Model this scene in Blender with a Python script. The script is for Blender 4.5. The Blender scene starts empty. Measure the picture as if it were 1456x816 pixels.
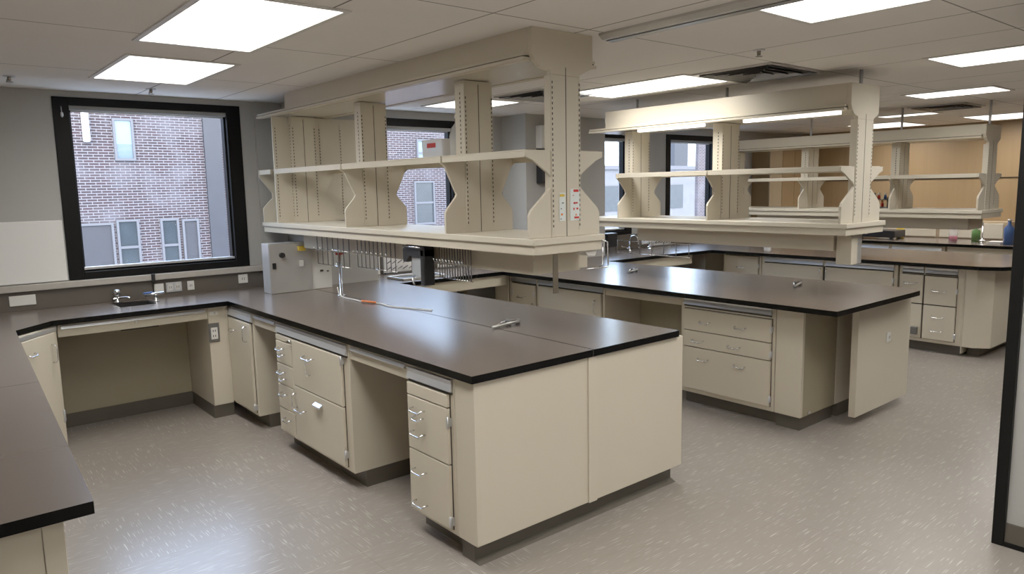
import bpy, bmesh, math, random
from mathutils import Vector, Matrix
random.seed(7)
PI = math.pi
scene = bpy.context.scene
COL = scene.collection
Z_TOP = 0.914          # bench top surface
CEIL = 2.50
WALL_Y = 6.311         # window wall plane

# ------------------------------------------------------------------ materials
def new_mat(name):
    m = bpy.data.materials.new(name); m.use_nodes = True
    nt = m.node_tree
    return m, nt, nt.nodes['Principled BSDF']

def plain(name, col, rough=0.5, metal=0.0, bump=0.0, var=0.0, scale=6.0, spec=0.5):
    m, nt, b = new_mat(name)
    b.inputs['Base Color'].default_value = (*col, 1)
    b.inputs['Roughness'].default_value = rough
    b.inputs['Metallic'].default_value = metal
    b.inputs['Specular IOR Level'].default_value = spec
    tc = nt.nodes.new('ShaderNodeTexCoord')
    n = nt.nodes.new('ShaderNodeTexNoise'); n.inputs['Scale'].default_value = scale; n.inputs['Detail'].default_value = 4
    nt.links.new(tc.outputs['Object'], n.inputs['Vector'])
    if var > 0:
        mx = nt.nodes.new('ShaderNodeMix'); mx.data_type = 'RGBA'
        mx.inputs['A'].default_value = (*[c*(1-var) for c in col], 1)
        mx.inputs['B'].default_value = (*[min(1, c*(1+var)) for c in col], 1)
        nt.links.new(n.outputs['Fac'], mx.inputs['Factor'])
        nt.links.new(mx.outputs['Result'], b.inputs['Base Color'])
    if bump > 0:
        bp = nt.nodes.new('ShaderNodeBump'); bp.inputs['Strength'].default_value = bump; bp.inputs['Distance'].default_value = 0.002
        nt.links.new(n.outputs['Fac'], bp.inputs['Height']); nt.links.new(bp.outputs['Normal'], b.inputs['Normal'])
    return m

def emit(name, col, s, lens=False):
    m, nt, b = new_mat(name)
    b.inputs['Base Color'].default_value = (*col, 1)
    b.inputs['Emission Color'].default_value = (*col, 1)
    b.inputs['Emission Strength'].default_value = s
    if lens:   # prismatic lens: sends most of its light downwards
        lw = nt.nodes.new('ShaderNodeLayerWeight'); lw.inputs['Blend'].default_value = 0.5
        r = nt.nodes.new('ShaderNodeMapRange'); r.inputs['From Min'].default_value = 0; r.inputs['From Max'].default_value = 1
        r.inputs['To Min'].default_value = s; r.inputs['To Max'].default_value = s*0.06
        nt.links.new(lw.outputs['Facing'], r.inputs['Value']); nt.links.new(r.outputs[0], b.inputs['Emission Strength'])
    return m

def mathn(nt, op, a, b=None, clamp=False):
    n = nt.nodes.new('ShaderNodeMath'); n.operation = op; n.use_clamp = clamp
    for i, v in enumerate((a, b)):
        if v is None: continue
        if isinstance(v, (int, float)): n.inputs[i].default_value = v
        else: nt.links.new(v, n.inputs[i])
    return n.outputs[0]

M = {}
M['beige'] = plain('cream_enamel', (0.60, 0.540, 0.425), 0.38, var=0.03, scale=3)
M['beige_in'] = plain('cream_enamel_shelf', (0.61, 0.555, 0.445), 0.42, var=0.03, scale=3)
M['gloss'] = plain('glossy_cream_soffit', (0.60, 0.555, 0.455), 0.22, var=0.02, spec=0.4)
M['toe'] = plain('brown_rubber_cove', (0.085, 0.074, 0.058), 0.45, var=0.1)
M['slot'] = plain('dark_slot', (0.03, 0.027, 0.022), 0.8)
M['shaded_beige'] = plain('cream_enamel_painted_shade', (0.33, 0.285, 0.19), 0.5, var=0.04)  # the cream paint again, darkened to put knee-space shade into its colour
M['gap'] = plain('painted_gap_shade_and_seam', (0.055, 0.048, 0.036), 0.8)  # dark tone for seams and for shade painted into gaps
M['alu'] = plain('brushed_aluminium', (0.66, 0.67, 0.69), 0.36, 0.75, var=0.05, scale=20)
M['chrome'] = plain('chrome', (0.80, 0.81, 0.83), 0.12, 1.0)
M['steel'] = plain('stainless_sheet', (0.60, 0.59, 0.56), 0.36, 0.65, var=0.15, scale=5)
M['black'] = plain('black_paint', (0.005, 0.005, 0.005), 0.45, spec=0.15)
M['blackplastic'] = plain('black_plastic', (0.012, 0.012, 0.013), 0.35)
M['white'] = plain('white_plastic', (0.72, 0.71, 0.67), 0.4)
M['board'] = plain('whiteboard_surface', (0.80, 0.79, 0.76), 0.3)
M['wall'] = plain('grey_wall_paint', (0.40, 0.395, 0.375), 0.6, bump=0.05, var=0.03, scale=40)
M['splash'] = plain('brown_splashback', (0.095, 0.080, 0.065), 0.38, var=0.08)
M['sill'] = plain('stone_sill', (0.42, 0.39, 0.35), 0.35, var=0.12, scale=15)
M['blind'] = plain('roller_blind_fabric', (0.27, 0.27, 0.26), 0.8, bump=0.1, scale=80)
M['basin'] = plain('dark_basin', (0.02, 0.019, 0.018), 0.3)
M['red'] = plain('red_plastic', (0.55, 0.03, 0.02), 0.4)
M['orange'] = plain('orange_plastic', (0.75, 0.18, 0.03), 0.4)
M['blue'] = plain('blue_plastic', (0.05, 0.12, 0.35), 0.4)
M['teal'] = plain('teal_plastic', (0.08, 0.25, 0.25), 0.4)
M['yellow'] = plain('yellow_plastic', (0.70, 0.48, 0.05), 0.45)
M['green'] = plain('green_plastic', (0.10, 0.22, 0.06), 0.45)
M['pink'] = plain('crimson_liquid', (0.45, 0.01, 0.10), 0.2)
M['paper'] = plain('label_paper', (0.70, 0.76, 0.74), 0.5)
M['greymetal'] = plain('grey_metal', (0.20, 0.20, 0.20), 0.35, 0.8, var=0.1)
M['bar'] = plain('bronze_bar', (0.15, 0.125, 0.09), 0.4, 0.4)
M['greypl'] = plain('grey_plastic', (0.35, 0.37, 0.39), 0.4)
M['light'] = emit('light_diffuser', (1.0, 0.975, 0.93), 14.0, True)
M['tube'] = emit('strip_light_tube', (1.0, 0.98, 0.94), 1.6)
M['sprk'] = plain('sprinkler_brass', (0.30, 0.27, 0.22), 0.3, 1.0)

def mk_top():
    m, nt, b = new_mat('black_epoxy_worktop')
    tc = nt.nodes.new('ShaderNodeTexCoord')
    n = nt.nodes.new('ShaderNodeTexNoise'); n.inputs['Scale'].default_value = 90; n.inputs['Detail'].default_value = 3
    nt.links.new(tc.outputs['Object'], n.inputs['Vector'])
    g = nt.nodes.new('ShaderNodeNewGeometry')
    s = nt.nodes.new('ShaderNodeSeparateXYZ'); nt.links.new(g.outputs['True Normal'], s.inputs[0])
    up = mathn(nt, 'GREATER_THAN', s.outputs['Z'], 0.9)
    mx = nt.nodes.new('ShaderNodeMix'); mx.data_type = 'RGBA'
    mx.inputs['A'].default_value = (0.004, 0.004, 0.004, 1); mx.inputs['B'].default_value = (0.118, 0.093, 0.076, 1)  # reflected light painted into upward faces as brown; edges keep the black
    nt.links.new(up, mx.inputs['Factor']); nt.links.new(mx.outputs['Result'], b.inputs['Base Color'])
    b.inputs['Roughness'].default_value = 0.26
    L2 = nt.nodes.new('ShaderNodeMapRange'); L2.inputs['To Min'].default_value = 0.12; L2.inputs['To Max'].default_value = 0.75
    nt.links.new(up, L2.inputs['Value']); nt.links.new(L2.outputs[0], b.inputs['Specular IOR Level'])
    bp = nt.nodes.new('ShaderNodeBump'); bp.inputs['Strength'].default_value = 0.04; bp.inputs['Distance'].default_value = 0.001
    nt.links.new(n.outputs['Fac'], bp.inputs['Height']); nt.links.new(bp.outputs['Normal'], b.inputs['Normal'])
    return m
M['top'] = mk_top()

def mk_floor():
    m, nt, b = new_mat('streaked_vinyl_floor')
    tc = nt.nodes.new('ShaderNodeTexCoord'); L = nt.links
    sp = nt.nodes.new('ShaderNodeSeparateXYZ'); L.new(tc.outputs['Object'], sp.inputs[0])
    X, Y = sp.outputs['X'], sp.outputs['Y']
    def streak(ax, sc_long, sc_short, lo, hi, seed):
        mp = nt.nodes.new('ShaderNodeMapping')
        mp.inputs['Rotation'].default_value = (0, 0, ax)
        mp.inputs['Location'].default_value = (seed, seed*2, 0)
        mp.inputs['Scale'].default_value = (sc_long, sc_short, 1)
        L.new(tc.outputs['Object'], mp.inputs['Vector'])
        n = nt.nodes.new('ShaderNodeTexNoise'); n.inputs['Scale'].default_value = 1; n.inputs['Detail'].default_value = 1.5
        L.new(mp.outputs['Vector'], n.inputs['Vector'])
        r = nt.nodes.new('ShaderNodeMapRange'); r.inputs['From Min'].default_value = lo; r.inputs['From Max'].default_value = hi
        L.new(n.outputs['Fac'], r.inputs['Value'])
        return r.outputs[0]
    sx = streak(0.0, 8, 190, 0.635, 0.70, 3.1)
    sy = streak(0.0, 190, 8, 0.625, 0.69, 8.7)
    # the tiles' grain turns from tile to tile on the window side, runs one way elsewhere
    c1 = mathn(nt, 'FLOOR', mathn(nt, 'DIVIDE', X, 0.61)); c2 = mathn(nt, 'FLOOR', mathn(nt, 'DIVIDE', Y, 0.61))
    par = mathn(nt, 'MODULO', mathn(nt, 'ABSOLUTE', mathn(nt, 'ADD', c1, c2)), 2.0)
    aisle = mathn(nt, 'LESS_THAN', X, 2.2)
    sel = mathn(nt, 'MULTIPLY', mathn(nt, 'GREATER_THAN', par, 0.5), aisle)
    mixs = nt.nodes.new('ShaderNodeMix'); mixs.data_type = 'FLOAT'
    L.new(sel, mixs.inputs['Factor']); L.new(sx, mixs.inputs['A']); L.new(sy, mixs.inputs['B'])
    cloud = nt.nodes.new('ShaderNodeTexNoise'); cloud.inputs['Scale'].default_value = 1.6; cloud.inputs['Detail'].default_value = 5
    L.new(tc.outputs['Object'], cloud.inputs['Vector'])
    base = nt.nodes.new('ShaderNodeMix'); base.data_type = 'RGBA'
    base.inputs['A'].default_value = (0.215, 0.188, 0.164, 1); base.inputs['B'].default_value = (0.265, 0.232, 0.204, 1)
    L.new(cloud.outputs['Fac'], base.inputs['Factor'])
    darkst = streak(0.0, 5, 40, 0.5, 0.8, 20.3)
    d = nt.nodes.new('ShaderNodeMix'); d.data_type = 'RGBA'; d.inputs['B'].default_value = (0.185, 0.158, 0.136, 1)
    L.new(mathn(nt, 'MULTIPLY', darkst, 0.35), d.inputs['Factor']); L.new(base.outputs['Result'], d.inputs['A'])
    out = nt.nodes.new('ShaderNodeMix'); out.data_type = 'RGBA'; out.inputs['B'].default_value = (0.60, 0.55, 0.50, 1)
    L.new(mathn(nt, 'MULTIPLY', mixs.outputs['Result'], 0.75), out.inputs['Factor']); L.new(d.outputs['Result'], out.inputs['A'])
    # welded sheet seam
    sm = mathn(nt, 'LESS_THAN', mathn(nt, 'ABSOLUTE', mathn(nt, 'SUBTRACT', mathn(nt, 'MODULO', mathn(nt, 'ADD', X, 0.05), 1.83), 1.6)), 0.0022)
    o2 = nt.nodes.new('ShaderNodeMix'); o2.data_type = 'RGBA'; o2.inputs['B'].default_value = (0.18, 0.15, 0.13, 1)
    L.new(mathn(nt, 'MULTIPLY', sm, 0.6), o2.inputs['Factor']); L.new(out.outputs['Result'], o2.inputs['A'])
    L.new(o2.outputs['Result'], b.inputs['Base Color'])
    b.inputs['Roughness'].default_value = 0.40
    b.inputs['Coat Weight'].default_value = 0.6; b.inputs['Coat Roughness'].default_value = 0.24
    b.inputs['Specular IOR Level'].default_value = 0.5
    return m
M['floor'] = mk_floor()

def mk_ceiling():
    m, nt, b = new_mat('ceiling_tiles')
    tc = nt.nodes.new('ShaderNodeTexCoord'); L = nt.links
    sp = nt.nodes.new('ShaderNodeSeparateXYZ'); L.new(tc.outputs['Object'], sp.inputs[0])
    def line(c, off, per, w):
        a = mathn(nt, 'ADD', c, off); q = mathn(nt, 'FRACT', mathn(nt, 'DIVIDE', a, per))
        dd = mathn(nt, 'MULTIPLY', mathn(nt, 'MINIMUM', q, mathn(nt, 'SUBTRACT', 1.0, q)), per)
        return mathn(nt, 'LESS_THAN', dd, w)
    lx = line(sp.outputs['X'], 60 - 2.20, 0.605*2, 0.005)
    lx2 = line(sp.outputs['X'], 60 - 1.60, 0.605*4, 0.004)
    ly = line(sp.outputs['Y'], 60 - 4.12, 1.30, 0.004)
    ln = mathn(nt, 'MAXIMUM', mathn(nt, 'MAXIMUM', lx, ly), lx2)
    n = nt.nodes.new('ShaderNodeTexNoise'); n.inputs['Scale'].default_value = 2.2; n.inputs['Detail'].default_value = 5
    L.new(tc.outputs['Object'], n.inputs['Vector'])
    base = nt.nodes.new('ShaderNodeMix'); base.data_type = 'RGBA'
    base.inputs['A'].default_value = (0.83, 0.80, 0.755, 1); base.inputs['B'].default_value = (0.89, 0.865, 0.82, 1)
    L.new(n.outputs['Fac'], base.inputs['Factor'])
    o = nt.nodes.new('ShaderNodeMix'); o.data_type = 'RGBA'; o.inputs['B'].default_value = (0.20, 0.18, 0.155, 1)
    L.new(ln, o.inputs['Factor']); L.new(base.outputs['Result'], o.inputs['A'])
    L.new(o.outputs['Result'], b.inputs['Base Color']); b.inputs['Roughness'].default_value = 0.75
    fine = nt.nodes.new('ShaderNodeTexNoise'); fine.inputs['Scale'].default_value = 120
    L.new(tc.outputs['Object'], fine.inputs['Vector'])
    bp = nt.nodes.new('ShaderNodeBump'); bp.inputs['Strength'].default_value = 0.12; bp.inputs['Distance'].default_value = 0.002
    L.new(fine.outputs['Fac'], bp.inputs['Height']); L.new(bp.outputs['Normal'], b.inputs['Normal'])
    return m
M['ceiling'] = mk_ceiling()

def mk_wood(name, c1, c2):
    m, nt, b = new_mat(name)
    tc = nt.nodes.new('ShaderNodeTexCoord'); L = nt.links
    mp = nt.nodes.new('ShaderNodeMapping'); mp.inputs['Scale'].default_value = (14, 14, 0.7)
    L.new(tc.outputs['Object'], mp.inputs['Vector'])
    n = nt.nodes.new('ShaderNodeTexNoise'); n.inputs['Scale'].default_value = 1.5; n.inputs['Detail'].default_value = 6
    L.new(mp.outputs['Vector'], n.inputs['Vector'])
    mx = nt.nodes.new('ShaderNodeMix'); mx.data_type = 'RGBA'
    mx.inputs['A'].default_value = (*c1, 1); mx.inputs['B'].default_value = (*c2, 1)
    L.new(n.outputs['Fac'], mx.inputs['Factor']); L.new(mx.outputs['Result'], b.inputs['Base Color'])
    b.inputs['Roughness'].default_value = 0.4
    return m
M['wood'] = mk_wood('maple_veneer', (0.25, 0.160, 0.075), (0.31, 0.205, 0.105))
M['wood2'] = mk_wood('pale_maple_veneer', (0.36, 0.27, 0.165), (0.41, 0.32, 0.21))

def mk_brick():
    m, nt, b = new_mat('brick_facade')
    tc = nt.nodes.new('ShaderNodeTexCoord'); L = nt.links
    sp = nt.nodes.new('ShaderNodeSeparateXYZ'); L.new(tc.outputs['Object'], sp.inputs[0])
    cb = nt.nodes.new('ShaderNodeCombineXYZ'); L.new(sp.outputs['X'], cb.inputs['X']); L.new(sp.outputs['Z'], cb.inputs['Y'])
    br = nt.nodes.new('ShaderNodeTexBrick')
    br.inputs['Scale'].default_value = 1.0; br.inputs['Brick Width'].default_value = 0.145; br.inputs['Row Height'].default_value = 0.043
    br.inputs['Mortar Size'].default_value = 0.0058; br.inputs['Mortar Smooth'].default_value = 0.3; br.inputs['Bias'].default_value = 0.0
    br.inputs['Color1'].default_value = (0.026, 0.0125, 0.0155, 1); br.inputs['Color2'].default_value = (0.017, 0.0105, 0.0135, 1)
    br.inputs['Mortar'].default_value = (0.165, 0.16, 0.175, 1)
    L.new(cb.outputs[0], br.inputs['Vector'])
    n = nt.nodes.new('ShaderNodeTexNoise'); n.inputs['Scale'].default_value = 1.3; n.inputs['Detail'].default_value = 6
    L.new(tc.outputs['Object'], n.inputs['Vector'])
    r = nt.nodes.new('ShaderNodeMapRange'); r.inputs['From Min'].default_value = 0.52; r.inputs['From Max'].default_value = 0.72
    L.new(n.outputs['Fac'], r.inputs['Value'])
    mx = nt.nodes.new('ShaderNodeMix'); mx.data_type = 'RGBA'; mx.inputs['B'].default_value = (0.12, 0.118, 0.135, 1)
    L.new(mathn(nt, 'MULTIPLY', r.outputs[0], 0.6), mx.inputs['Factor']); L.new(br.outputs['Color'], mx.inputs['A'])
    L.new(mx.outputs['Result'], b.inputs['Base Color']); b.inputs['Roughness'].default_value = 0.85
    return m
M['brick'] = mk_brick()
M['oldglass'] = plain('facade_window_glass', (0.025, 0.033, 0.04), 0.2, var=0.4, scale=3)
M['skyglass'] = plain('facade_window_painted_sky', (0.13, 0.21, 0.26), 0.2, var=0.08, scale=2)  # blue sky reflection painted into the pane colour
M['oldsky'] = plain('facade_window_painted_dim_sky', (0.075, 0.12, 0.16), 0.2)  # dimmer sky reflection painted into the lower pane
M['louver'] = plain('grey_louver', (0.022, 0.023, 0.029), 0.5, var=0.2)
M['concrete'] = plain('grey_concrete', (0.11, 0.115, 0.13), 0.8, var=0.2, scale=2)

def mk_glass():
    m = bpy.data.materials.new('window_glass'); m.use_nodes = True
    nt = m.node_tree; nt.nodes.clear()
    o = nt.nodes.new('ShaderNodeOutputMaterial'); t = nt.nodes.new('ShaderNodeBsdfTransparent')
    t.inputs['Color'].default_value = (0.95, 0.97, 0.98, 1)
    g = nt.nodes.new('ShaderNodeBsdfGlossy'); g.inputs['Roughness'].default_value = 0.03
    mx = nt.nodes.new('ShaderNodeMixShader'); fr = nt.nodes.new('ShaderNodeLayerWeight'); fr.inputs['Blend'].default_value = 0.5
    fac = mathn(nt, 'ADD', mathn(nt, 'MULTIPLY', mathn(nt, 'POWER', fr.outputs['Facing'], 4.0), 0.6), 0.03)
    nt.links.new(fac, mx.inputs[0]); nt.links.new(t.outputs[0], mx.inputs[1]); nt.links.new(g.outputs[0], mx.inputs[2])
    nt.links.new(mx.outputs[0], o.inputs[0])
    return m
M['glass'] = mk_glass()
M['outtrim'] = plain('weathered_window_trim', (0.085, 0.088, 0.10), 0.7)

def mk_clear(name, tint, a):
    m = bpy.data.materials.new(name); m.use_nodes = True
    nt = m.node_tree; nt.nodes.clear()
    o = nt.nodes.new('ShaderNodeOutputMaterial'); t = nt.nodes.new('ShaderNodeBsdfTransparent')
    p = nt.nodes.new('ShaderNodeBsdfPrincipled'); p.inputs['Base Color'].default_value = (*tint, 1); p.inputs['Roughness'].default_value = 0.15
    mx = nt.nodes.new('ShaderNodeMixShader'); mx.inputs[0].default_value = a
    nt.links.new(t.outputs[0], mx.inputs[1]); nt.links.new(p.outputs[0], mx.inputs[2]); nt.links.new(mx.outputs[0], o.inputs[0])
    return m
M['clear'] = mk_clear('clear_plastic', (0.85, 0.87, 0.88), 0.35)
M['frost'] = mk_clear('frosted_plastic', (0.80, 0.78, 0.74), 0.75)

# ------------------------------------------------------------------ mesh builder
class MB:
    def __init__(s): s.v = []; s.f = []; s.m = []; s.sm = []
    def _add(s, vs, fs, m=0, smooth=False):
        b = len(s.v); s.v += [tuple(p) for p in vs]
        for f in fs: s.f.append(tuple(b+i for i in f)); s.m.append(m); s.sm.append(smooth)
        return s
    def box(s, x0, x1, y0, y1, z0, z1, m=0):
        x0, x1 = sorted((x0, x1)); y0, y1 = sorted((y0, y1)); z0, z1 = sorted((z0, z1))
        vs = [(x0,y0,z0),(x1,y0,z0),(x1,y1,z0),(x0,y1,z0),(x0,y0,z1),(x1,y0,z1),(x1,y1,z1),(x0,y1,z1)]
        return s._add(vs, [(0,3,2,1),(4,5,6,7),(0,1,5,4),(1,2,6,5),(2,3,7,6),(3,0,4,7)], m)
    def prism(s, poly, axis, a, b, m=0):
        # poly: 2D points; axis 'z' -> (x,y); 'y' -> (x,z); 'x' -> (y,z)
        def P(p, t):
            return (p[0], p[1], t) if axis == 'z' else (p[0], t, p[1]) if axis == 'y' else (t, p[0], p[1])
        n = len(poly); vs = [P(p, a) for p in poly] + [P(p, b) for p in poly]
        fs = [tuple(range(n))[::-1], tuple(range(n, 2*n))] + [(i, (i+1) % n, n+(i+1) % n, n+i) for i in range(n)]
        return s._add(vs, fs, m)
    def tube(s, pts, r, n=8, m=0):
        pts = [Vector(p) for p in pts]; rings = []
        up = None
        for i, p in enumerate(pts):
            d = (pts[min(i+1, len(pts)-1)] - pts[max(i-1, 0)]).normalized()
            if up is None:
                up = Vector((0,0,1)) if abs(d.z) < 0.9 else Vector((1,0,0))
            a = d.cross(up)
            if a.length < 1e-4: a = d.cross(Vector((1,0,0)) if abs(d.x) < 0.9 else Vector((0,1,0)))
            a.normalize(); b = a.cross(d).normalized(); up = b
            rings.append([p + a*r*math.cos(2*PI*k/n) + b*r*math.sin(2*PI*k/n) for k in range(n)])
        vs = [q for R in rings for q in R]; fs = []
        for i in range(len(rings)-1):
            for k in range(n): fs.append((i*n+k, i*n+(k+1) % n, (i+1)*n+(k+1) % n, (i+1)*n+k))
        s._add(vs, fs, m, True)
        b = len(s.v) - len(vs)
        s.f.append(tuple(b+k for k in range(n))[::-1]); s.m.append(m); s.sm.append(False)
        s.f.append(tuple(b+(len(rings)-1)*n+k for k in range(n))); s.m.append(m); s.sm.append(False)
        return s
    def lathe(s, prof, c=(0,0,0), n=20, m=0):
        vs = []; fs = []
        for r, z in prof:
            for k in range(n): vs.append((c[0]+r*math.cos(2*PI*k/n), c[1]+r*math.sin(2*PI*k/n), c[2]+z))
        for i in range(len(prof)-1):
            for k in range(n): fs.append((i*n+k, i*n+(k+1) % n, (i+1)*n+(k+1) % n, (i+1)*n+k))
        s._add(vs, fs, m, True)
        b = len(s.v)-len(vs)
        s.f.append(tuple(b+k for k in range(n))[::-1]); s.m.append(m); s.sm.append(False)
        s.f.append(tuple(b+(len(prof)-1)*n+k for k in range(n))); s.m.append(m); s.sm.append(False)
        return s
    def build(s, name, mats, parent=None, bevel=0.0, kind=None):
        me = bpy.data.meshes.new(name); me.from_pydata(s.v, [], s.f)
        if not isinstance(mats, (list, tuple)): mats = [mats]
        for mt in mats: me.materials.append(mt)
        for p, mi, sm in zip(me.polygons, s.m, s.sm): p.material_index = mi; p.use_smooth = sm
        bm = bmesh.new(); bm.from_mesh(me); bmesh.ops.recalc_face_normals(bm, faces=bm.faces); bm.to_mesh(me); bm.free()
        o = bpy.data.objects.new(name, me); COL.objects.link(o)
        if parent is not None: o.parent = parent
        if bevel > 0:
            bv = o.modifiers.new('edge', 'BEVEL'); bv.width = bevel; bv.segments = 2; bv.limit_method = 'ANGLE'; bv.angle_limit = math.radians(40)
        if kind: o['kind'] = kind
        return o

def tag(o, label, cat, group=None, kind=None):
    o['label'] = label; o['category'] = cat
    if group: o['group'] = group
    if kind: o['kind'] = kind
    return o
def thing(name, label, cat, loc=(0,0,0), rz=0.0, group=None):
    o = bpy.data.objects.new(name, None); COL.objects.link(o)
    o.location = loc; o.rotation_euler = (0, 0, rz); o.empty_display_size = 0.1
    return tag(o, label, cat, group)
def bx(name, mat, x0, x1, y0, y1, z0, z1, parent=None, bevel=0.0, kind=None):
    return MB().box(x0, x1, y0, y1, z0, z1).build(name, mat, parent, bevel, kind)

def arc(c, r, a0, a1, plane, n=6):
    out = []
    for i in range(n+1):
        t = a0 + (a1-a0)*i/n
        u, v = r*math.cos(t), r*math.sin(t)
        if plane == 'xz': out.append((c[0]+u, c[1], c[2]+v))
        elif plane == 'yz': out.append((c[0], c[1]+u, c[2]+v))
        else: out.append((c[0]+u, c[1]+v, c[2]))
    return out

# ------------------------------------------------------------------ room shell
RX = 11.50; LX = -0.46; BY = -2.2
bx('floor', M['floor'], LX-0.1, RX+0.1, BY-0.1, WALL_Y+0.25, -0.10, 0.0, kind='structure')
bx('ceiling', M['ceiling'], LX-0.1, RX+0.1, BY-0.1, WALL_Y+0.25, CEIL, CEIL+0.12, kind='structure')
bx('wall_left', M['wall'], LX-0.12, LX, BY, WALL_Y, 0, CEIL, kind='structure')
bx('wall_back', M['wall'], LX, RX, BY-0.12, BY, 0, CEIL, kind='structure')
bx('wall_right', M['wood'], RX, RX+0.12, BY, WALL_Y, 0, CEIL, kind='structure')

# window wall with four openings
WIN = [(0.925, 2.285, 1.105, 2.455), (3.36, 4.56, 1.105, 2.425), (6.42, 7.28, 1.105, 2.40), (7.98, 9.22, 1.105, 2.40)]
def window_wall():
    m = MB(); x = LX; y0, y1 = WALL_Y, WALL_Y+0.22
    for a, b, z0, z1 in WIN:
        m.box(x, a, y0, y1, 0, CEIL); m.box(a, b, y0, y1, 0, z0); m.box(a, b, y0, y1, z1, CEIL); x = b
    m.box(x, RX, y0, y1, 0, CEIL)
    return m.build('wall_window', M['wall'], kind='structure')
window_wall()
# grey piers standing in front of the window wall
bx('wall_pier', M['wall'], 2.64, 3.32, 5.915, WALL_Y, 0, CEIL, kind='structure')
bx('wall_pier', M['wall'], 5.14, 6.36, 5.915, WALL_Y, 0, CEIL, kind='structure')
bx('wall_pier', M['wall'], 2.405, 2.64, 6.28, WALL_Y, 0, CEIL, kind='structure')

def window(n, a, b, z0, z1, fl, fr, ft, fb, deep=0.05):
    e = bpy.data.objects.new('window_%d' % n, None); COL.objects.link(e); e['kind'] = 'structure'
    e.location = (a, WALL_Y, z0); ox, oz = a, z0; w, h = b-a, z1-z0
    m = MB()
    y0, y1 = -0.012, 0.10
    m.box(0, fl, y0, y1, 0, h); m.box(w-fr, w, y0, y1, 0, h)
    m.box(fl, w-fr, y0, y1, h-ft, h); m.box(fl, w-fr, y0, y1, 0, fb)
    # inner step of the frame
    s = 0.014
    m.box(fl, fl+s, 0.03, y1, fb, h-ft); m.box(w-fr-s, w-fr, 0.03, y1, fb, h-ft); m.box(fl, w-fr, 0.03, y1, fb, fb+s)
    m.build('window_frame', M['black'], e, 0.003)
    MB()._add([(fl, 0.063, fb), (w-fr, 0.063, fb), (w-fr, 0.063, h-ft), (fl, 0.063, h-ft)], [(0, 1, 2, 3)]).build('pane', M['glass'], e)
    m = MB(); m.box(fl, w-fr, -0.004, 0.055, h-ft-0.032, h-ft+0.028)
    m.build('blind_cassette', M['blind'], e, 0.006)
    m = MB(); m.tube([(fl+0.005, 0.045, h-ft-0.035), (w-fr-0.005, 0.045, h-ft-0.035)], 0.008)
    m.build('blind_bar', M['white'], e)
    m = MB(); m.box(fl, w-fr, 0.02, 0.058, fb+s, fb+s+0.020)
    m.build('window_track', M['alu'], e, 0.002)
    return e
WF = [(0.105, 0.115, 0.06, 0.055), (0.09, 0.10, 0.075, 0.055), (0.07, 0.11, 0.08, 0.05), (0.09, 0.20, 0.07, 0.05)]
for i, (w, f) in enumerate(zip(WIN, WF)): window(i+1, *w, *f)
w1 = bpy.data.objects['window_1']
m = MB(); m.lathe([(0.004, -0.03), (0.010, -0.02), (0.010, 0.0), (0.005, 0.008)], (0.055, -0.022, 1.23), 10); m.tube([(0.055, -0.02, 1.235), (0.055, -0.016, 1.28)], 0.003)
m.build('blind_chain_holder', M['alu'], w1)

# sill band and splashback along the window wall
bx('trim_1', M['sill'], LX, 2.40, WALL_Y-0.05, WALL_Y-0.014, 1.055, 1.103, kind='structure', bevel=0.004)
bx('trim_2', M['splash'], LX, 2.63, WALL_Y-0.022, WALL_Y-0.001, Z_TOP+0.001, 1.054, kind='structure')
bx('trim_3', M['splash'], 3.325, 5.135, WALL_Y-0.022, WALL_Y-0.001, Z_TOP+0.001, 1.10, kind='structure')
bx('trim_4', M['splash'], 6.365, 9.9, WALL_Y-0.022, WALL_Y-0.001, Z_TOP+0.001, 1.10, kind='structure')

# partition with the black door jamb beside the camera
bx('wall_partition', M['wall'], 3.885, 4.0, BY, 1.032, 0, CEIL, kind='structure')
m = MB(); m.box(3.862, 4.022, 1.033, 1.083, 0, CEIL)
m.build('trim_5', M['black'], kind='structure', bevel=0.003)
m = MB(); m.box(3.874, 3.884, BY, 1.032, 0.022, 0.115); m.box(3.866, 3.884, BY, 1.032, 0, 0.02, 1)
m.build('baseboard_partition', [M['toe'], M['black']], kind='structure')

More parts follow.
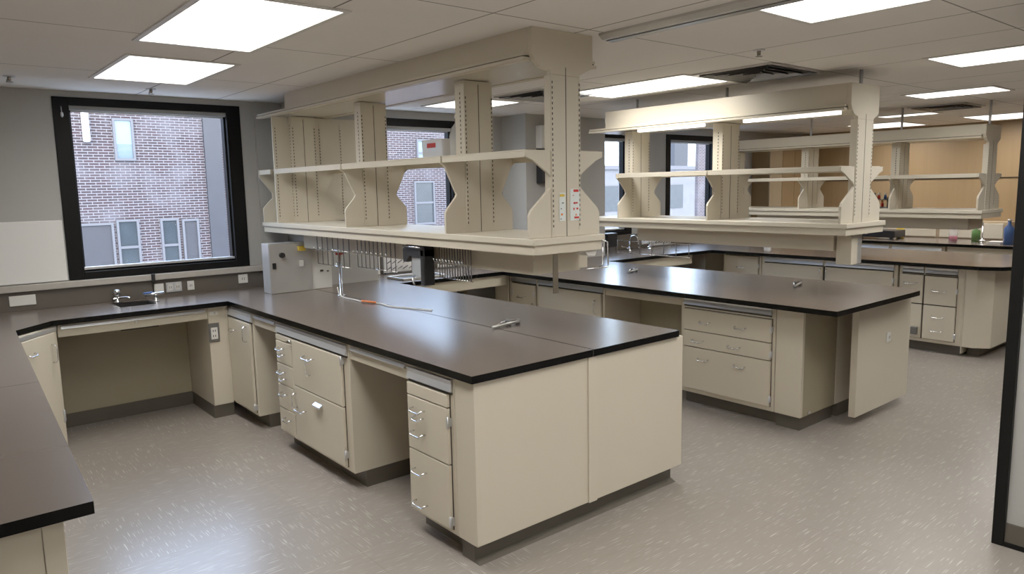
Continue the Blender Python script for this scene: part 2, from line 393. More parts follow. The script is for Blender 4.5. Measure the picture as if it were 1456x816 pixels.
# ------------------------------------------------------------------ outdoors
def facade():
    t = thing('brick_building', 'old brick building with pale mortar seen across the gap outside', 'building', (0, 13, 0))
    bx('parapet', M['concrete'], -14, 11.7, -0.05, 0.45, 3.5, 3.62, t)
    MB().box(-14, 11.6, 0, 0.4, -8, 3.5).build('wall', M['brick'], t)
    def win(x0, x1, z0, z1, pane, split=True):
        f = MB(); k = 0.035
        f.box(x0, x1, -0.05, -0.002, z0, z0+k); f.box(x0, x1, -0.05, -0.002, z1-k, z1); f.box(x0, x0+k, -0.05, -0.002, z0+k, z1-k); f.box(x1-k, x1, -0.05, -0.002, z0+k, z1-k)
        if split: f.box(x0+k, x1-k, -0.045, -0.002, (z0+z1)/2-0.02, (z0+z1)/2+0.02)
        fo = f.build('window', M['outtrim'], t)
        MB().box(x0+k, x1-k, -0.02, -0.005, z0+k, z1-k).build('pane', pane, fo)
    win(2.69, 2.99, 2.27, 2.93, M['skyglass'], False)
    MB().box(2.725, 2.955, -0.0225, -0.0203, 2.305, 2.53).build('lower_pane', M['oldsky'], t)
    win(2.62, 2.95, 0.45, 1.34, M['oldglass']); win(3.27, 3.56, 0.45, 1.33, M['oldglass'])
    win(3.61, 3.88, 0.45, 1.31, M['louver'], False)
    win(2.02, 2.58, 0.45, 1.30, M['louver'], False)
    win(8.3, 8.95, 2.2, 2.75, M['skyglass']); win(8.2, 8.7, 1.0, 1.9, M['oldglass']); win(9.3, 9.8, 1.0, 1.9, M['oldglass'])
    MB().box(4.06, 4.34, -0.06, -0.001, -8, 3.4).build('grey_pilaster', M['louver'], t)
    m = MB(); m.box(2.27, 2.36, -0.12, -0.002, 2.55, 3.05); m.build('lamp_box', M['board'], t, 0.02)
facade()
t = thing('brick_chimney', 'tall red brick stack edge outside the far window', 'chimney', (18.6, 13, 0))
MB().box(-0.68, 1.6, 0, 0.10, -8, 5).build('stack', M['brick'], t)
MB().box(-0.72, 1.66, -0.04, 0.14, 5, 5.2).build('coping', M['concrete'], t)
t = thing('concrete_building', 'low grey concrete building beyond the brick one, through the far window', 'building', (22, 26, 0))
bx('wall', M['concrete'], -3, 24, 0, 5, -8, 2.55, t)
bx('parapet', M['outtrim'], -3.1, 24.1, -0.15, 5.1, 2.55, 2.75, t)
for k in range(9): bx('window', M['oldglass'], -2+2.6*k, -0.6+2.6*k, -0.05, 0.01, 0.4, 1.7, t)
t = thing('rooftop_tower', 'narrow dark grey tower behind the low concrete building', 'building', (45.0, 34, 0))
bx('wall', M['louver'], -1.0, 0.6, 0, 2, -8, 5.4, t); bx('roof_cap', M['concrete'], -1.1, 0.7, -0.1, 2.1, 5.4, 5.6, t)

# ------------------------------------------------------------------ cabinets
def pull(parent, u, z, L=0.09, vertical=False, name='handle', v=-0.02):
    d = 0.030; r = 0.0046; k = 0.012
    pts = [(-L/2, 0), (-L/2, -(d-k)), (-L/2+k, -d), (L/2-k, -d), (L/2, -(d-k)), (L/2, 0)]
    m = MB()
    P = [((u, v+q, z+p) if vertical else (u+p, v+q, z - (0.012 if abs(p) < L/2-1e-6 else 0))) for p, q in pts]
    m.tube(P, r, 8)
    return m.build(name, M['chrome'], parent)

def cabinet(name, label, cat, loc, rz, w, d, fronts, rail=True, toe=True, z0=0.10, z1=0.874, frame=0.016, group=None, rail_split=None, toe_in=0.075, hinge=()):
    t = thing(name, label, cat, loc, rz, group)
    MB().box(0, w, 0, d, z0, z1).build('carcass', M['beige'], t, 0.003)
    if toe: bx('toe_kick', M['toe'], 0.0, w, toe_in, d-0.01, 0.0, z0, t)
    if rail:
        m = MB(); segs = [(frame, w-frame)] if rail_split is None else rail_split
        for a, b in segs:
            m.prism([(-0.004, 0.862), (-0.004, 0.800), (-0.020, 0.806), (-0.018, 0.812), (-0.010, 0.838), (-0.012, 0.858)], 'x', a, b)
        m.build('finger_rail', M['alu'], t)
        m = MB()
        for a, b in segs: m.box(a, b, -0.006, 0.0, 0.788, 0.800)
        m.build('painted_slot_shade', M['gap'], t)  # solid dark strip painting in the shade below the rail
    if fronts:
        g = 0.004
        MB().box(min(f[1] for f in fronts)-g, max(f[2] for f in fronts)+g, -0.002, -0.0003, min(f[3] for f in fronts)-g, max(f[4] for f in fronts)+g).build('painted_gap_shade', M['gap'], t)  # dark sheet behind the fronts, painting shade into their gaps
    for fr in fronts:
        kind, a, b, c, e, handles = fr
        fo = MB().box(a+0.001, b-0.001, -0.020, -0.0022, c+0.001, e-0.001).build(kind, M['beige'], t, 0.003)
        for h in handles:
            if h[0] == 'h': pull(fo, h[1], h[2], h[3] if len(h) > 3 else 0.09)
            elif h[0] == 'v': pull(fo, h[1], h[2], h[3] if len(h) > 3 else 0.10, True)
            elif h[0] == 'lock':
                m = MB(); m.tube([(h[1], -0.020, h[2]), (h[1], -0.027, h[2])], 0.008, 12); m.build('lock', M['chrome'], fo)
            elif h[0] == 'cup':
                m = MB(); m.prism([(-0.0205, h[2]+0.016), (-0.043, h[2]+0.002), (-0.043, h[2]-0.010), (-0.036, h[2]-0.010), (-0.030, h[2]+0.001), (-0.0205, h[2]+0.006)], 'x', h[1]-0.05, h[1]+0.05)
                m.build('handle', M['alu'], fo)
    for (hu, hz) in hinge:
        m = MB(); m.tube([(hu, -0.020, hz-0.028), (hu, -0.020, hz+0.028)], 0.006, 8); m.box(hu-0.012, hu+0.004, -0.022, -0.0, hz-0.02, hz+0.02)
        m.build('hinge', M['alu'], t)
    return t

def knee(name, label, loc, rz, w, depth, rail=True, apron_z=0.785, back=True, toe=True):
    """open knee space: apron under the worktop, back panel, cove base"""
    t = thing(name, label, 'knee space')
    t.location = loc; t.rotation_euler = (0, 0, rz)
    MB().box(0, w, 0.004, 0.024, apron_z, 0.874).build('apron', M['beige'], t, 0.003)
    if rail:
        m = MB(); m.prism([(0.0035, 0.862), (0.0035, 0.838), (-0.010, 0.842), (-0.004, 0.860)], 'x', 0.02, w-0.02)
        m.build('finger_rail', M['alu'], t)
    if back:
        bx('back_panel', M['shaded_beige'], 0, w, depth-0.02, depth, 0.0, 0.874, t)
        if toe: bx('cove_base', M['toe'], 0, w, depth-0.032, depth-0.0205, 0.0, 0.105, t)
    return t

RZ = -PI/2   # fronts that face the aisle on the -X side
G = 0.0015
# ---- front island bench, aisle side (face plane x = F1)
F1 = 1.877; SEAM1 = 2.627; D1 = SEAM1 - F1 - 0.02
def at1(y): return (F1, y, 0)
# corner sink base post
t = thing('corner_post', 'cream corner post with a steel power outlet beside the sink knee space', 'post', (1.70, 5.70, 0))
MB().box(0.02, 0.170, 0, 0.58, 0.10, 0.874).build('post_body', M['beige'], t, 0.003)
bx('cove_base', M['toe'], 0.03, 0.170, 0.008, 0.58, 0.0, 0.0995, t)
bx('cove_base', M['toe'], 0.018, 0.0299, 0.008, 0.58, 0.0, 0.0995, t)
MB().box(0.032, 0.092, -0.004, -0.0005, 0.811, 0.839).build('lock_plate', M['white'], t, 0.002)
MB().tube([(0.066, -0.004, 0.825), (0.066, -0.012, 0.825)], 0.007, 12).build('lock_barrel', M['chrome'], t)
t = thing('power_outlet', 'recessed steel power outlet low on the corner post', 'outlet', (1.755, 5.70, 0.675))
MB().box(-0.040, 0.040, -0.008, -0.0005, -0.074, 0.074).build('frame', M['greymetal'], t, 0.004)
MB().box(-0.024, 0.026, -0.011, -0.008, -0.050, 0.040).build('face_plate', M['white'], t, 0.002)
m = MB()
for zz in (-0.025, 0.015):
    for xx in (-0.008, 0.008): m.box(xx-0.003, xx+0.003, -0.0118, -0.011, zz-0.008, zz+0.008)
m.build('socket_hole', M['slot'], t)
cabinet('base_cabinet', 'cream base cabinet with one tall door, next to the sink corner post', 'cabinet', at1(5.69), RZ, 0.50, 0.70,
        [('door', 0.022, 0.470, 0.125, 0.790, [('v', 0.40, 0.705, 0.11), ('h', 0.13, 0.705, 0.09)])], hinge=((0.472, 0.165),))
knee('knee_space', 'narrow knee space between the tall-door cabinet and the wide drawer cabinet', (F1, 5.19-G, 0), RZ, 0.426, 0.70)
c = cabinet('drawer_cabinet', 'wide cream cabinet with small drawers and two big wire-handled fronts', 'cabinet', at1(4.76), RZ, 1.04, 0.70, [
    ('drawer', 0.018, 0.275, 0.755, 0.790, []),
    ('drawer', 0.018, 0.275, 0.600, 0.750, [('h', 0.11, 0.705), ('h', 0.13, 0.665, 0.06)]),
    ('drawer', 0.018, 0.275, 0.455, 0.595, [('h', 0.11, 0.545), ('h', 0.13, 0.500, 0.06)]),
    ('drawer', 0.018, 0.275, 0.290, 0.450, [('h', 0.12, 0.395)]),
    ('drawer', 0.018, 0.275, 0.125, 0.285, [('h', 0.16, 0.225)]),
    ('door', 0.280, 0.968, 0.490, 0.790, [('v', 0.545, 0.650, 0.10), ('h', 0.540, 0.712, 0.13)]),
    ('door', 0.280, 0.968, 0.125, 0.485, [('v', 0.31, 0.39, 0.09), ('h', 0.385, 0.345, 0.13), ('cup', 0.645, 0.425)]),
], hinge=((0.972, 0.765), (0.972, 0.20)))
m = MB(); m.tube([(0.27, -0.021, 0.775), (0.27, -0.034, 0.775)], 0.008); m.box(0.245, 0.29, -0.036, -0.030, 0.765, 0.778); m.build('latch', M['chrome'], c)
knee('knee_space', 'open knee space beside the narrow four-handle drawer cabinet', (F1, 3.72-G, 0), RZ, 0.626, 0.70)
cabinet('drawer_cabinet', 'narrow cream drawer cabinet beside the blank bench end panel', 'cabinet', at1(3.09), RZ, 0.40, 0.70, [
    ('drawer', 0.016, 0.366, 0.725, 0.788, []),
    ('drawer', 0.016, 0.366, 0.448, 0.721, [('h', 0.12, 0.665, 0.10), ('h', 0.125, 0.625, 0.07), ('h', 0.12, 0.545, 0.10)]),
    ('drawer', 0.016, 0.366, 0.125, 0.444, [('h', 0.12, 0.350, 0.10), ('h', 0.12, 0.182, 0.10)]),
], hinge=((0.368, 0.655), (0.368, 0.165)), frame=0.012)
# blank end of the front island bench
t = thing('bench_end_panel', 'large blank cream end panel of the front island bench', 'panel', (1.877, 2.54, 0))
MB().box(0, 0.745, 0, 0.148, 0.10, 0.874).build('panel', M['beige'], t, 0.003)
MB().box(0.749, 1.505, 0, 0.148, 0.10, 0.874).build('panel', M['beige'], t, 0.003)
MB().box(0.722, 0.782, -0.009, -0.0002, 0.10, 0.874).build('seam_strip', M['beige'], t, 0.0015)
bx('toe_kick', M['toe'], 0.02, 1.47, 0.052, 0.147, 0, 0.0995, t)
m = MB(); m.prism([(0.012, 0.0), (0.052, 0.0), (0.052, 0.016)], 'x', 0.02, 1.47); m.build('cove_foot', M['toe'], t)
bx('bench_body', M['beige'], 0.755, 1.44, 0.149, 3.06, 0.10, 0.874, t)
bx('toe_kick', M['toe'], 0.755, 1.37, 0.149, 3.06, 0, 0.0995, t)

# ---- sink counter under the window
t = knee('knee_space', 'wide dark knee space under the sink counter by the big window', (0.735, 5.695, 0), 0, 0.982, 0.585)
m = MB(); m.lathe([(0.008, 0), (0.008, 0.012)], (0, 0, 0), 10)
o = m.build('lock', M['chrome'], t); o.rotation_euler = (PI/2, 0, 0); o.location = (0.485, 0.004, 0.832)
# diagonal corner cabinet
A = Vector((0.455, 5.352)); B = Vector((0.728, 5.690)); W_ = (B-A).length; ang = math.atan2(B.y-A.y, B.x-A.x)
t = thing('corner_cabinet', 'cream diagonal corner cabinet with a wire-handled door at the window counter', 'cabinet', (A.x, A.y, 0), ang)
MB().box(0, W_, 0, 0.30, 0.02, 0.874).build('carcass', M['beige'], t, 0.003)
dr = MB().box(0.012, W_-0.05, -0.020, -0.0005, 0.06, 0.835).build('door', M['beige'], t, 0.003)
pull(dr, W_-0.10, 0.70, 0.12, True); pull(dr, 0.11, 0.745, 0.08)
m = MB(); m.box(W_-0.048, W_-0.03, -0.024, 0, 0.22, 0.29); m.tube([(W_-0.045, -0.022, 0.21), (W_-0.045, -0.022, 0.30)], 0.006); m.build('hinge', M['alu'], t)
MB().box(0.01, W_-0.01, -0.008, -0.0002, 0.84, 0.866).build('finger_rail', M['alu'], t)
# counter along the wall beside the camera
t = thing('side_counter_base', 'cream end panel and post under the long side counter', 'cabinet', (0, 2.25, 0))
bx('end_panel', M['beige'], LX+0.01, 0.205, 0.004, 0.03, 0.02, 0.874, t)
MB().box(0.206, 0.258, 0, 0.05, 0.0, 0.874).build('post', M['beige'], t, 0.003)
bx('side_body', M['beige'], LX+0.01, 0.255, 0.051, 3.06, 0.10, 0.874, t)
bx('toe_kick', M['toe'], LX+0.01, 0.18, 0.051, 3.06, 0.0, 0.0995, t)

# ------------------------------------------------------------------ worktops
TH = 0.036
def slab(name, polys, label, bev=0.003, holes=None):
    m = MB()
    for p in polys: m.prism(p, 'z', Z_TOP-TH, Z_TOP)
    o = m.build(name, M['top'], None, 0)
    tag(o, label, 'worktop')
    return o
YB = WALL_Y - 0.001
EX = lambda y: 0.324 + (0.475-0.324)*(y-2.185)/(5.394-2.185)
slab('worktop', [[(LX+0.001, 2.185), (EX(2.185), 2.185), (EX(3.806), 3.806), (LX+0.001, 3.806)]], 'dark brown worktop with a square free end, on the side counter')
SX0, SX1, SY0, SY1 = 1.165, 1.425, 5.925, 6.19
slab('worktop', [
    [(LX+0.001, 3.810), (EX(3.81), 3.810), (0.475, 5.394), (LX+0.001, 5.394)],
    [(LX+0.001, 5.394), (0.475, 5.394), (0.704, 5.640), (0.704, YB), (LX+0.001, YB)],
    [(0.704, 5.640), (SX0, 5.640), (SX0, YB), (0.704, YB)],
    [(SX0, 5.640), (SX1, 5.640), (SX1, SY0), (SX0, SY0)], [(SX0, SY1), (SX1, SY1), (SX1, YB), (SX0, YB)],
    [(SX1, 5.640), (1.857, 5.640), (1.857, YB), (SX1, YB)],
    [(1.857, 2.523), (SEAM1-0.004, 2.523), (SEAM1-0.004, 5.913), (1.857, 5.913)],
    [(1.857, 5.913), (2.404, 5.913), (2.404, YB), (1.857, YB)],
    [(2.404, 5.913), (SEAM1-0.004, 5.913), (SEAM1-0.004, 6.279), (2.404, 6.279)]],
    'dark worktop running from the window sink round to the front island bench')
ws = slab('worktop', [
    [(SEAM1+0.004, 2.523), (3.325, 2.523), (3.325, 5.913), (SEAM1+0.004, 5.913)],
    [(3.325, 5.56), (4.505, 5.56), (4.505, YB), (3.325, YB)],
    [(4.505, 2.192), (5.190, 2.192), (5.190, 5.0), (4.505, 5.0)],
    [(4.505, 5.0), (5.19, 5.0), (5.19, 5.913), (5.136, 5.913), (5.136, YB), (4.505, YB)]],
    'dark U-shaped worktop joining the front and middle island benches')
MB().box(SEAM1-0.0035, SEAM1+0.0045, 2.526, 5.91, Z_TOP-TH, Z_TOP-0.004).build('seam_joint', M['slot'], ws)
slab('worktop', [
    [(5.193, 2.192), (5.78, 2.192), (5.885, 2.26), (5.885, 5.912), (5.193, 5.912)],
    [(5.885, 5.44), (7.0, 5.44), (7.0, 5.912), (5.885, 5.912)], [(6.362, 5.912), (7.0, 5.912), (7.0, YB), (6.362, YB)],
    [(7.0, 5.44), (7.72, 5.38), (7.72, YB), (7.0, YB)]],
    'dark worktop of the middle island bench running on to the far window counter')
slab('worktop', [
    [(7.723, 2.42), (7.80, 2.26), (7.93, 2.192), (9.13, 2.192), (9.13, YB), (7.723, YB)]],
    'dark worktop with a rounded corner on the back island bench')
slab('worktop', [[(10.24, 1.9), (RX-0.001, 1.9), (RX-0.001, YB), (10.24, YB)]], 'black worktop along the wood panelled wall')

# sinks
def sink(label, x0, x1, y0, y1, deep=0.14, rim=0.0, name='cup_sink', mat='basin'):
    t = thing(name, label, 'sink', ((x0+x1)/2, (y0+y1)/2, Z_TOP-TH))
    w, d = (x1-x0)/2-0.001, (y1-y0)/2-0.001
    m = MB(); k = 0.012; zt = TH-0.004
    m.box(-w, w, -d, d, -deep, -deep+k); m.box(-w, -w+k, -d, d, -deep+k, zt); m.box(w-k, w, -d, d, -deep+k, zt)
    m.box(-w+k, w-k, -d, -d+k, -deep+k, zt); m.box(-w+k, w-k, d-k, d, -deep+k, zt)
    m.build('basin', M[mat], t)
    MB().lathe([(0.03, 0), (0.03, 0.006), (0.01, 0.004)], (0, 0, -deep+k), 16).build('drain', M['chrome'], t)
    return t
sink('small dark cup sink set into the counter below the big window', SX0, SX1, SY0, SY1)

def faucet_low(loc, label):
    t = thing('sink_faucet', label, 'faucet', loc)
    MB().lathe([(0.028, 0), (0.028, 0.008), (0.017, 0.014), (0.015, 0.05), (0.018, 0.055)], (0, 0, 0), 18).build('base', M['chrome'], t)
    MB().lathe([(0.016, 0.056), (0.026, 0.065), (0.028, 0.085), (0.02, 0.098), (0.008, 0.102)], (0, 0, 0), 18).build('knob', M['chrome'], t)
    MB().tube([(-0.035, -0.03, 0.03), (0, 0, 0.035), (0.05, -0.05, 0.04), (0.075, -0.08, 0.035)], 0.008, 8).build('spout', M['chrome'], t)
    return t
faucet_low((1.215, 6.215, Z_TOP+0.001), 'chrome round-knobbed tap at the back of the cup sink')
t = thing('gas_valve', 'chrome bench gas tap with a blue lever beside the cup sink', 'tap', (1.452, 6.06, Z_TOP+0.001))
MB().lathe([(0.026, 0), (0.026, 0.006), (0.012, 0.010), (0.012, 0.045), (0.016, 0.055)], (0, 0, 0), 16).build('base', M['chrome'], t)
MB().tube([(-0.08, 0.0, 0.055), (0.06, 0.0, 0.060)], 0.011, 10).build('valve_body', M['chrome'], t)
MB().tube([(-0.085, 0.0, 0.068), (-0.02, 0.0, 0.070)], 0.008, 8).build('lever', M['blue'], t)

# wall plates on the splashback
def wall_plate(name, label, x0, x1, z0, z1, y=WALL_Y-0.022, mat='white', holes=()):
    t = thing(name, label, 'outlet', ((x0+x1)/2, y, (z0+z1)/2))
    w, h = (x1-x0)/2, (z1-z0)/2
    MB().box(-w, w, -0.010, -0.001, -h, h).build('plate', M[mat], t, 0.003)
    for (u, v, a, b) in holes:
        MB().box(u-a, u+a, -0.012, -0.010, v-b, v+b).build('socket', M['white'], t, 0.002)
        m = MB()
        for s in (-1, 1): m.box(u+s*a*0.4-0.002, u+s*a*0.4+0.002, -0.0126, -0.012, v-b*0.4, v+b*0.4)
        m.build('socket_hole', M['slot'], t)
    return t
wall_plate('raceway_box', 'long white raceway box on the splashback below the whiteboard', 0.535, 0.697, 0.955, 1.028, mat='white')
wall_plate('blank_plate', 'plain white blank plate below the window, by the black cord clip', 1.500, 1.570, 0.948, 1.022)
wall_plate('power_outlet', 'wide metal double outlet on the splashback below the window', 1.588, 1.708, 0.946, 1.024, mat='alu', holes=((-0.028, 0, 0.018, 0.024), (0.028, 0, 0.018, 0.024)))
wall_plate('power_outlet', 'small white outlet just beside the wide metal double outlet', 1.752, 1.806, 0.948, 1.022, holes=((0, 0, 0.017, 0.025),))
wall_plate('power_outlet', 'white outlet on the splashback below the window frame corner', 2.170, 2.250, 0.962, 1.038, holes=((0, 0, 0.022, 0.025),))
t = thing('cord_clip', 'black cord clip hanging on the window sill above the blank plate', 'clip', (1.492, WALL_Y-0.052, 1.06))
MB().box(-0.014, 0.014, -0.014, -0.001, -0.02, 0.05).build('clip_body', M['blackplastic'], t, 0.004)
MB().tube([(-0.004, -0.008, -0.02), (-0.004, 0.012, -0.05), (0.0, 0.02, -0.12)], 0.003, 6).build('cord', M['blackplastic'], t)
t = thing('whiteboard', 'blank white board on the wall beside the big window', 'whiteboard', (0.225, WALL_Y, 1.110))
MB().box(-0.68, 0.688, -0.014, -0.001, 0.0, 0.447).build('board', M['board'], t, 0.002)
MB().box(-0.68, 0.688, -0.018, -0.0142, 0.0, 0.008).build('edge_trim', M['white'], t)

# ------------------------------------------------------------------ middle bench (face plane x = F2)
F2 = 4.672
def at2(y): return (F2, y, 0)
cabinet('base_cabinet', 'narrow cream cabinet at the inner corner behind the front island bench', 'cabinet', at2(5.895), RZ, 0.255, 0.49,
        [('door', 0.03, 0.235, 0.125, 0.852, [])], rail=False)
cabinet('drawer_cabinet', 'cream drawer cabinet with one white pull seen beneath the front shelf', 'cabinet', at2(5.635), RZ, 0.40, 0.49,
        [('drawer', 0.03, 0.385, 0.500, 0.785, [('h', 0.19, 0.665, 0.11), ('lock', 0.345, 0.60)]), ('drawer', 0.03, 0.385, 0.125, 0.495, [('h', 0.19, 0.40)])], hinge=((0.37, 0.70), (0.04, 0.70)))
cabinet('base_cabinet', 'cream cabinet with a wide plain door behind the front island bench', 'cabinet', at2(5.23), RZ, 0.88, 0.49,
        [('door', 0.03, 0.850, 0.125, 0.790, [('v', 0.79, 0.67, 0.12)])], hinge=((0.855, 0.55),))
knee('knee_space', 'open knee space in the side of the middle island bench', (F2, 4.345, 0), RZ, 0.815, 0.49)
cabinet('drawer_cabinet', 'wide cream cabinet of three drawers with two pulls each, middle bench', 'cabinet', at2(3.525), RZ, 0.815, 0.49, [
    ('drawer', 0.035, 0.790, 0.605, 0.772, [('h', 0.235, 0.685), ('h', 0.545, 0.685)]),
    ('drawer', 0.035, 0.790, 0.475, 0.600, [('h', 0.175, 0.533, 0.10), ('h', 0.495, 0.533, 0.10)]),
    ('drawer', 0.035, 0.790, 0.135, 0.470, [('h', 0.225, 0.390), ('h', 0.545, 0.395)]),
], hinge=((0.793, 0.70), (0.793, 0.52), (0.793, 0.19)), frame=0.03)
t = thing('filler_panel', 'plain cream filler closing the middle bench drawers, beside the dark recess', 'panel', (F2, 2.505, 0))
t.rotation_euler = (0, 0, 0)
MB().box(0, 0.03, 0, 0.2, 0.10, 0.874).build('panel', M['beige'], t, 0.003)
MB().box(0.031, 0.49, 0.002, 0.2, 0.10, 0.874).build('recess_side', M['shaded_beige'], t)  # recess shade painted into this face's colour
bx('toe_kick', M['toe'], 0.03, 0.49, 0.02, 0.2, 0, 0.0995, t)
m = MB(); m.box(0.10, 0.135, -0.006, -0.0003, 0.112, 0.128); m.build('clip', M['alu'], t)
t = thing('bench_end_panel', 'cream end panel with an outlet on the middle island bench', 'panel', (5.06, 2.305, 0))
MB().box(0, 0.865, 0, 0.048, 0.065, 0.874).build('panel', M['beige'], t, 0.003)
bx('toe_kick', M['toe'], 0.14, 0.75, 0.20, 3.58, 0.0, 0.0995, t)
bx('bench_body', M['beige'], 0.106, 0.815, 0.20, 3.58, 0.10, 0.874, t)
wp = wall_plate('power_outlet', 'white outlet on the end panel of the middle island bench', 5.505, 5.568, 0.545, 0.620, y=2.305, holes=((0, 0, 0.020, 0.028),))

# window counter between front and middle benches
t = knee('knee_space', 'dark knee space below the window counter between two island benches', (3.36, 5.585, 0), 0, 1.22, 0.70, apron_z=0.77, rail=False)
MB().tube([(0.80, 0.25, 0.0), (0.80, 0.25, 0.80)], 0.016, 10).build('pipe', M['greymetal'], t)
MB().tube([(0.73, 0.25, 0.70), (0.80, 0.24, 0.70), (0.86, 0.24, 0.70)], 0.010, 8).build('pipe_valve', M['chrome'], t)
# far window counter
t = knee('knee_space', 'knee space with a pale apron under the far window counter', (6.0, 5.47, 0), 0, 1.45, 0.43, apron_z=0.76, rail=False)

# ------------------------------------------------------------------ back bench
F3 = 7.87
def at3(y): return (F3, y, 0)
cabinet('drawer_cabinet', 'cream drawer cabinet by the far window knee space', 'cabinet', at3(5.30), RZ, 0.52, 0.55,
        [('drawer', 0.03, 0.49, 0.62, 0.852, [('h', 0.26, 0.72, 0.12)]), ('drawer', 0.03, 0.49, 0.125, 0.615, [('h', 0.26, 0.5)])], rail=False, hinge=((0.495, 0.74),))
cabinet('base_cabinet', 'long cream double-door cabinet under the back island bench', 'cabinet', at3(4.77), RZ, 1.56, 0.55,
        [('door', 0.04, 0.765, 0.125, 0.790, [('v', 0.745, 0.72, 0.10)]), ('door', 0.79, 1.52, 0.125, 0.790, [('v', 0.815, 0.72, 0.10)])], rail_split=[(0.04, 0.76), (0.79, 1.52)], hinge=((1.525, 0.70),))
c = cabinet('drawer_cabinet', 'cream drawer cabinet with a grey soap dispenser bay, back island bench', 'cabinet', at3(3.19), RZ, 0.60, 0.55,
        [('door', 0.03, 0.235, 0.49, 0.78, [('h', 0.12, 0.70, 0.13)]), ('door', 0.03, 0.235, 0.135, 0.48, []),
         ('drawer', 0.250, 0.545, 0.49, 0.775, [('h', 0.39, 0.64, 0.13)]), ('drawer', 0.250, 0.545, 0.135, 0.48, [('h', 0.39, 0.375, 0.11), ('h', 0.385, 0.235, 0.11)])],
        rail_split=[(0.03, 0.235), (0.25, 0.545)], hinge=((0.55, 0.64), (0.55, 0.19)))
MB().box(0.15, 0.215, -0.055, -0.021, 0.17, 0.25).build('dispenser', M['greymetal'], c, 0.008)
t = thing('bench_end_panel', 'cream end panel with a pale notice, end of the back island bench', 'panel', (F3, 2.58, 0))
MB().box(0.0, 0.56, -0.0, 0.008, 0.03, 0.874).build('filler', M['beige'], t)
MB().prism([(0.0, -0.002), (0.0, -0.10), (0.10, -0.22), (1.18, -0.22), (1.18, -0.002)], 'z', 0.10, 0.874).build('panel', M['beige'], t, 0.003)
bx('toe_kick', M['toe'], 0.12, 1.1, -0.12, -0.01, 0.0, 0.0995, t)
bx('bench_body', M['beige'], 0.57, 1.2, 0.0, 3.4, 0.10, 0.874, t)
# bench along the wood wall
F4 = 10.32
cabinet('drawer_cabinet', 'low cream drawer front under the black worktop by the wood wall', 'cabinet', (F4, 5.0, 0), RZ, 1.36, 1.1,
        [('drawer', 0.04, 0.66, 0.62, 0.785, []), ('drawer', 0.70, 1.32, 0.62, 0.785, []), ('door', 0.04, 0.66, 0.13, 0.61, []), ('door', 0.70, 1.32, 0.13, 0.61, [])], rail_split=[(0.04, 0.66), (0.70, 1.32)])
cabinet('base_cabinet', 'plain cream cabinet end beneath the wood wall worktop', 'cabinet', (F4, 3.62, 0), RZ, 1.50, 1.1,
        [('door', 0.30, 0.86, 0.13, 0.79, []), ('door', 0.88, 1.46, 0.13, 0.79, [])], rail=False)

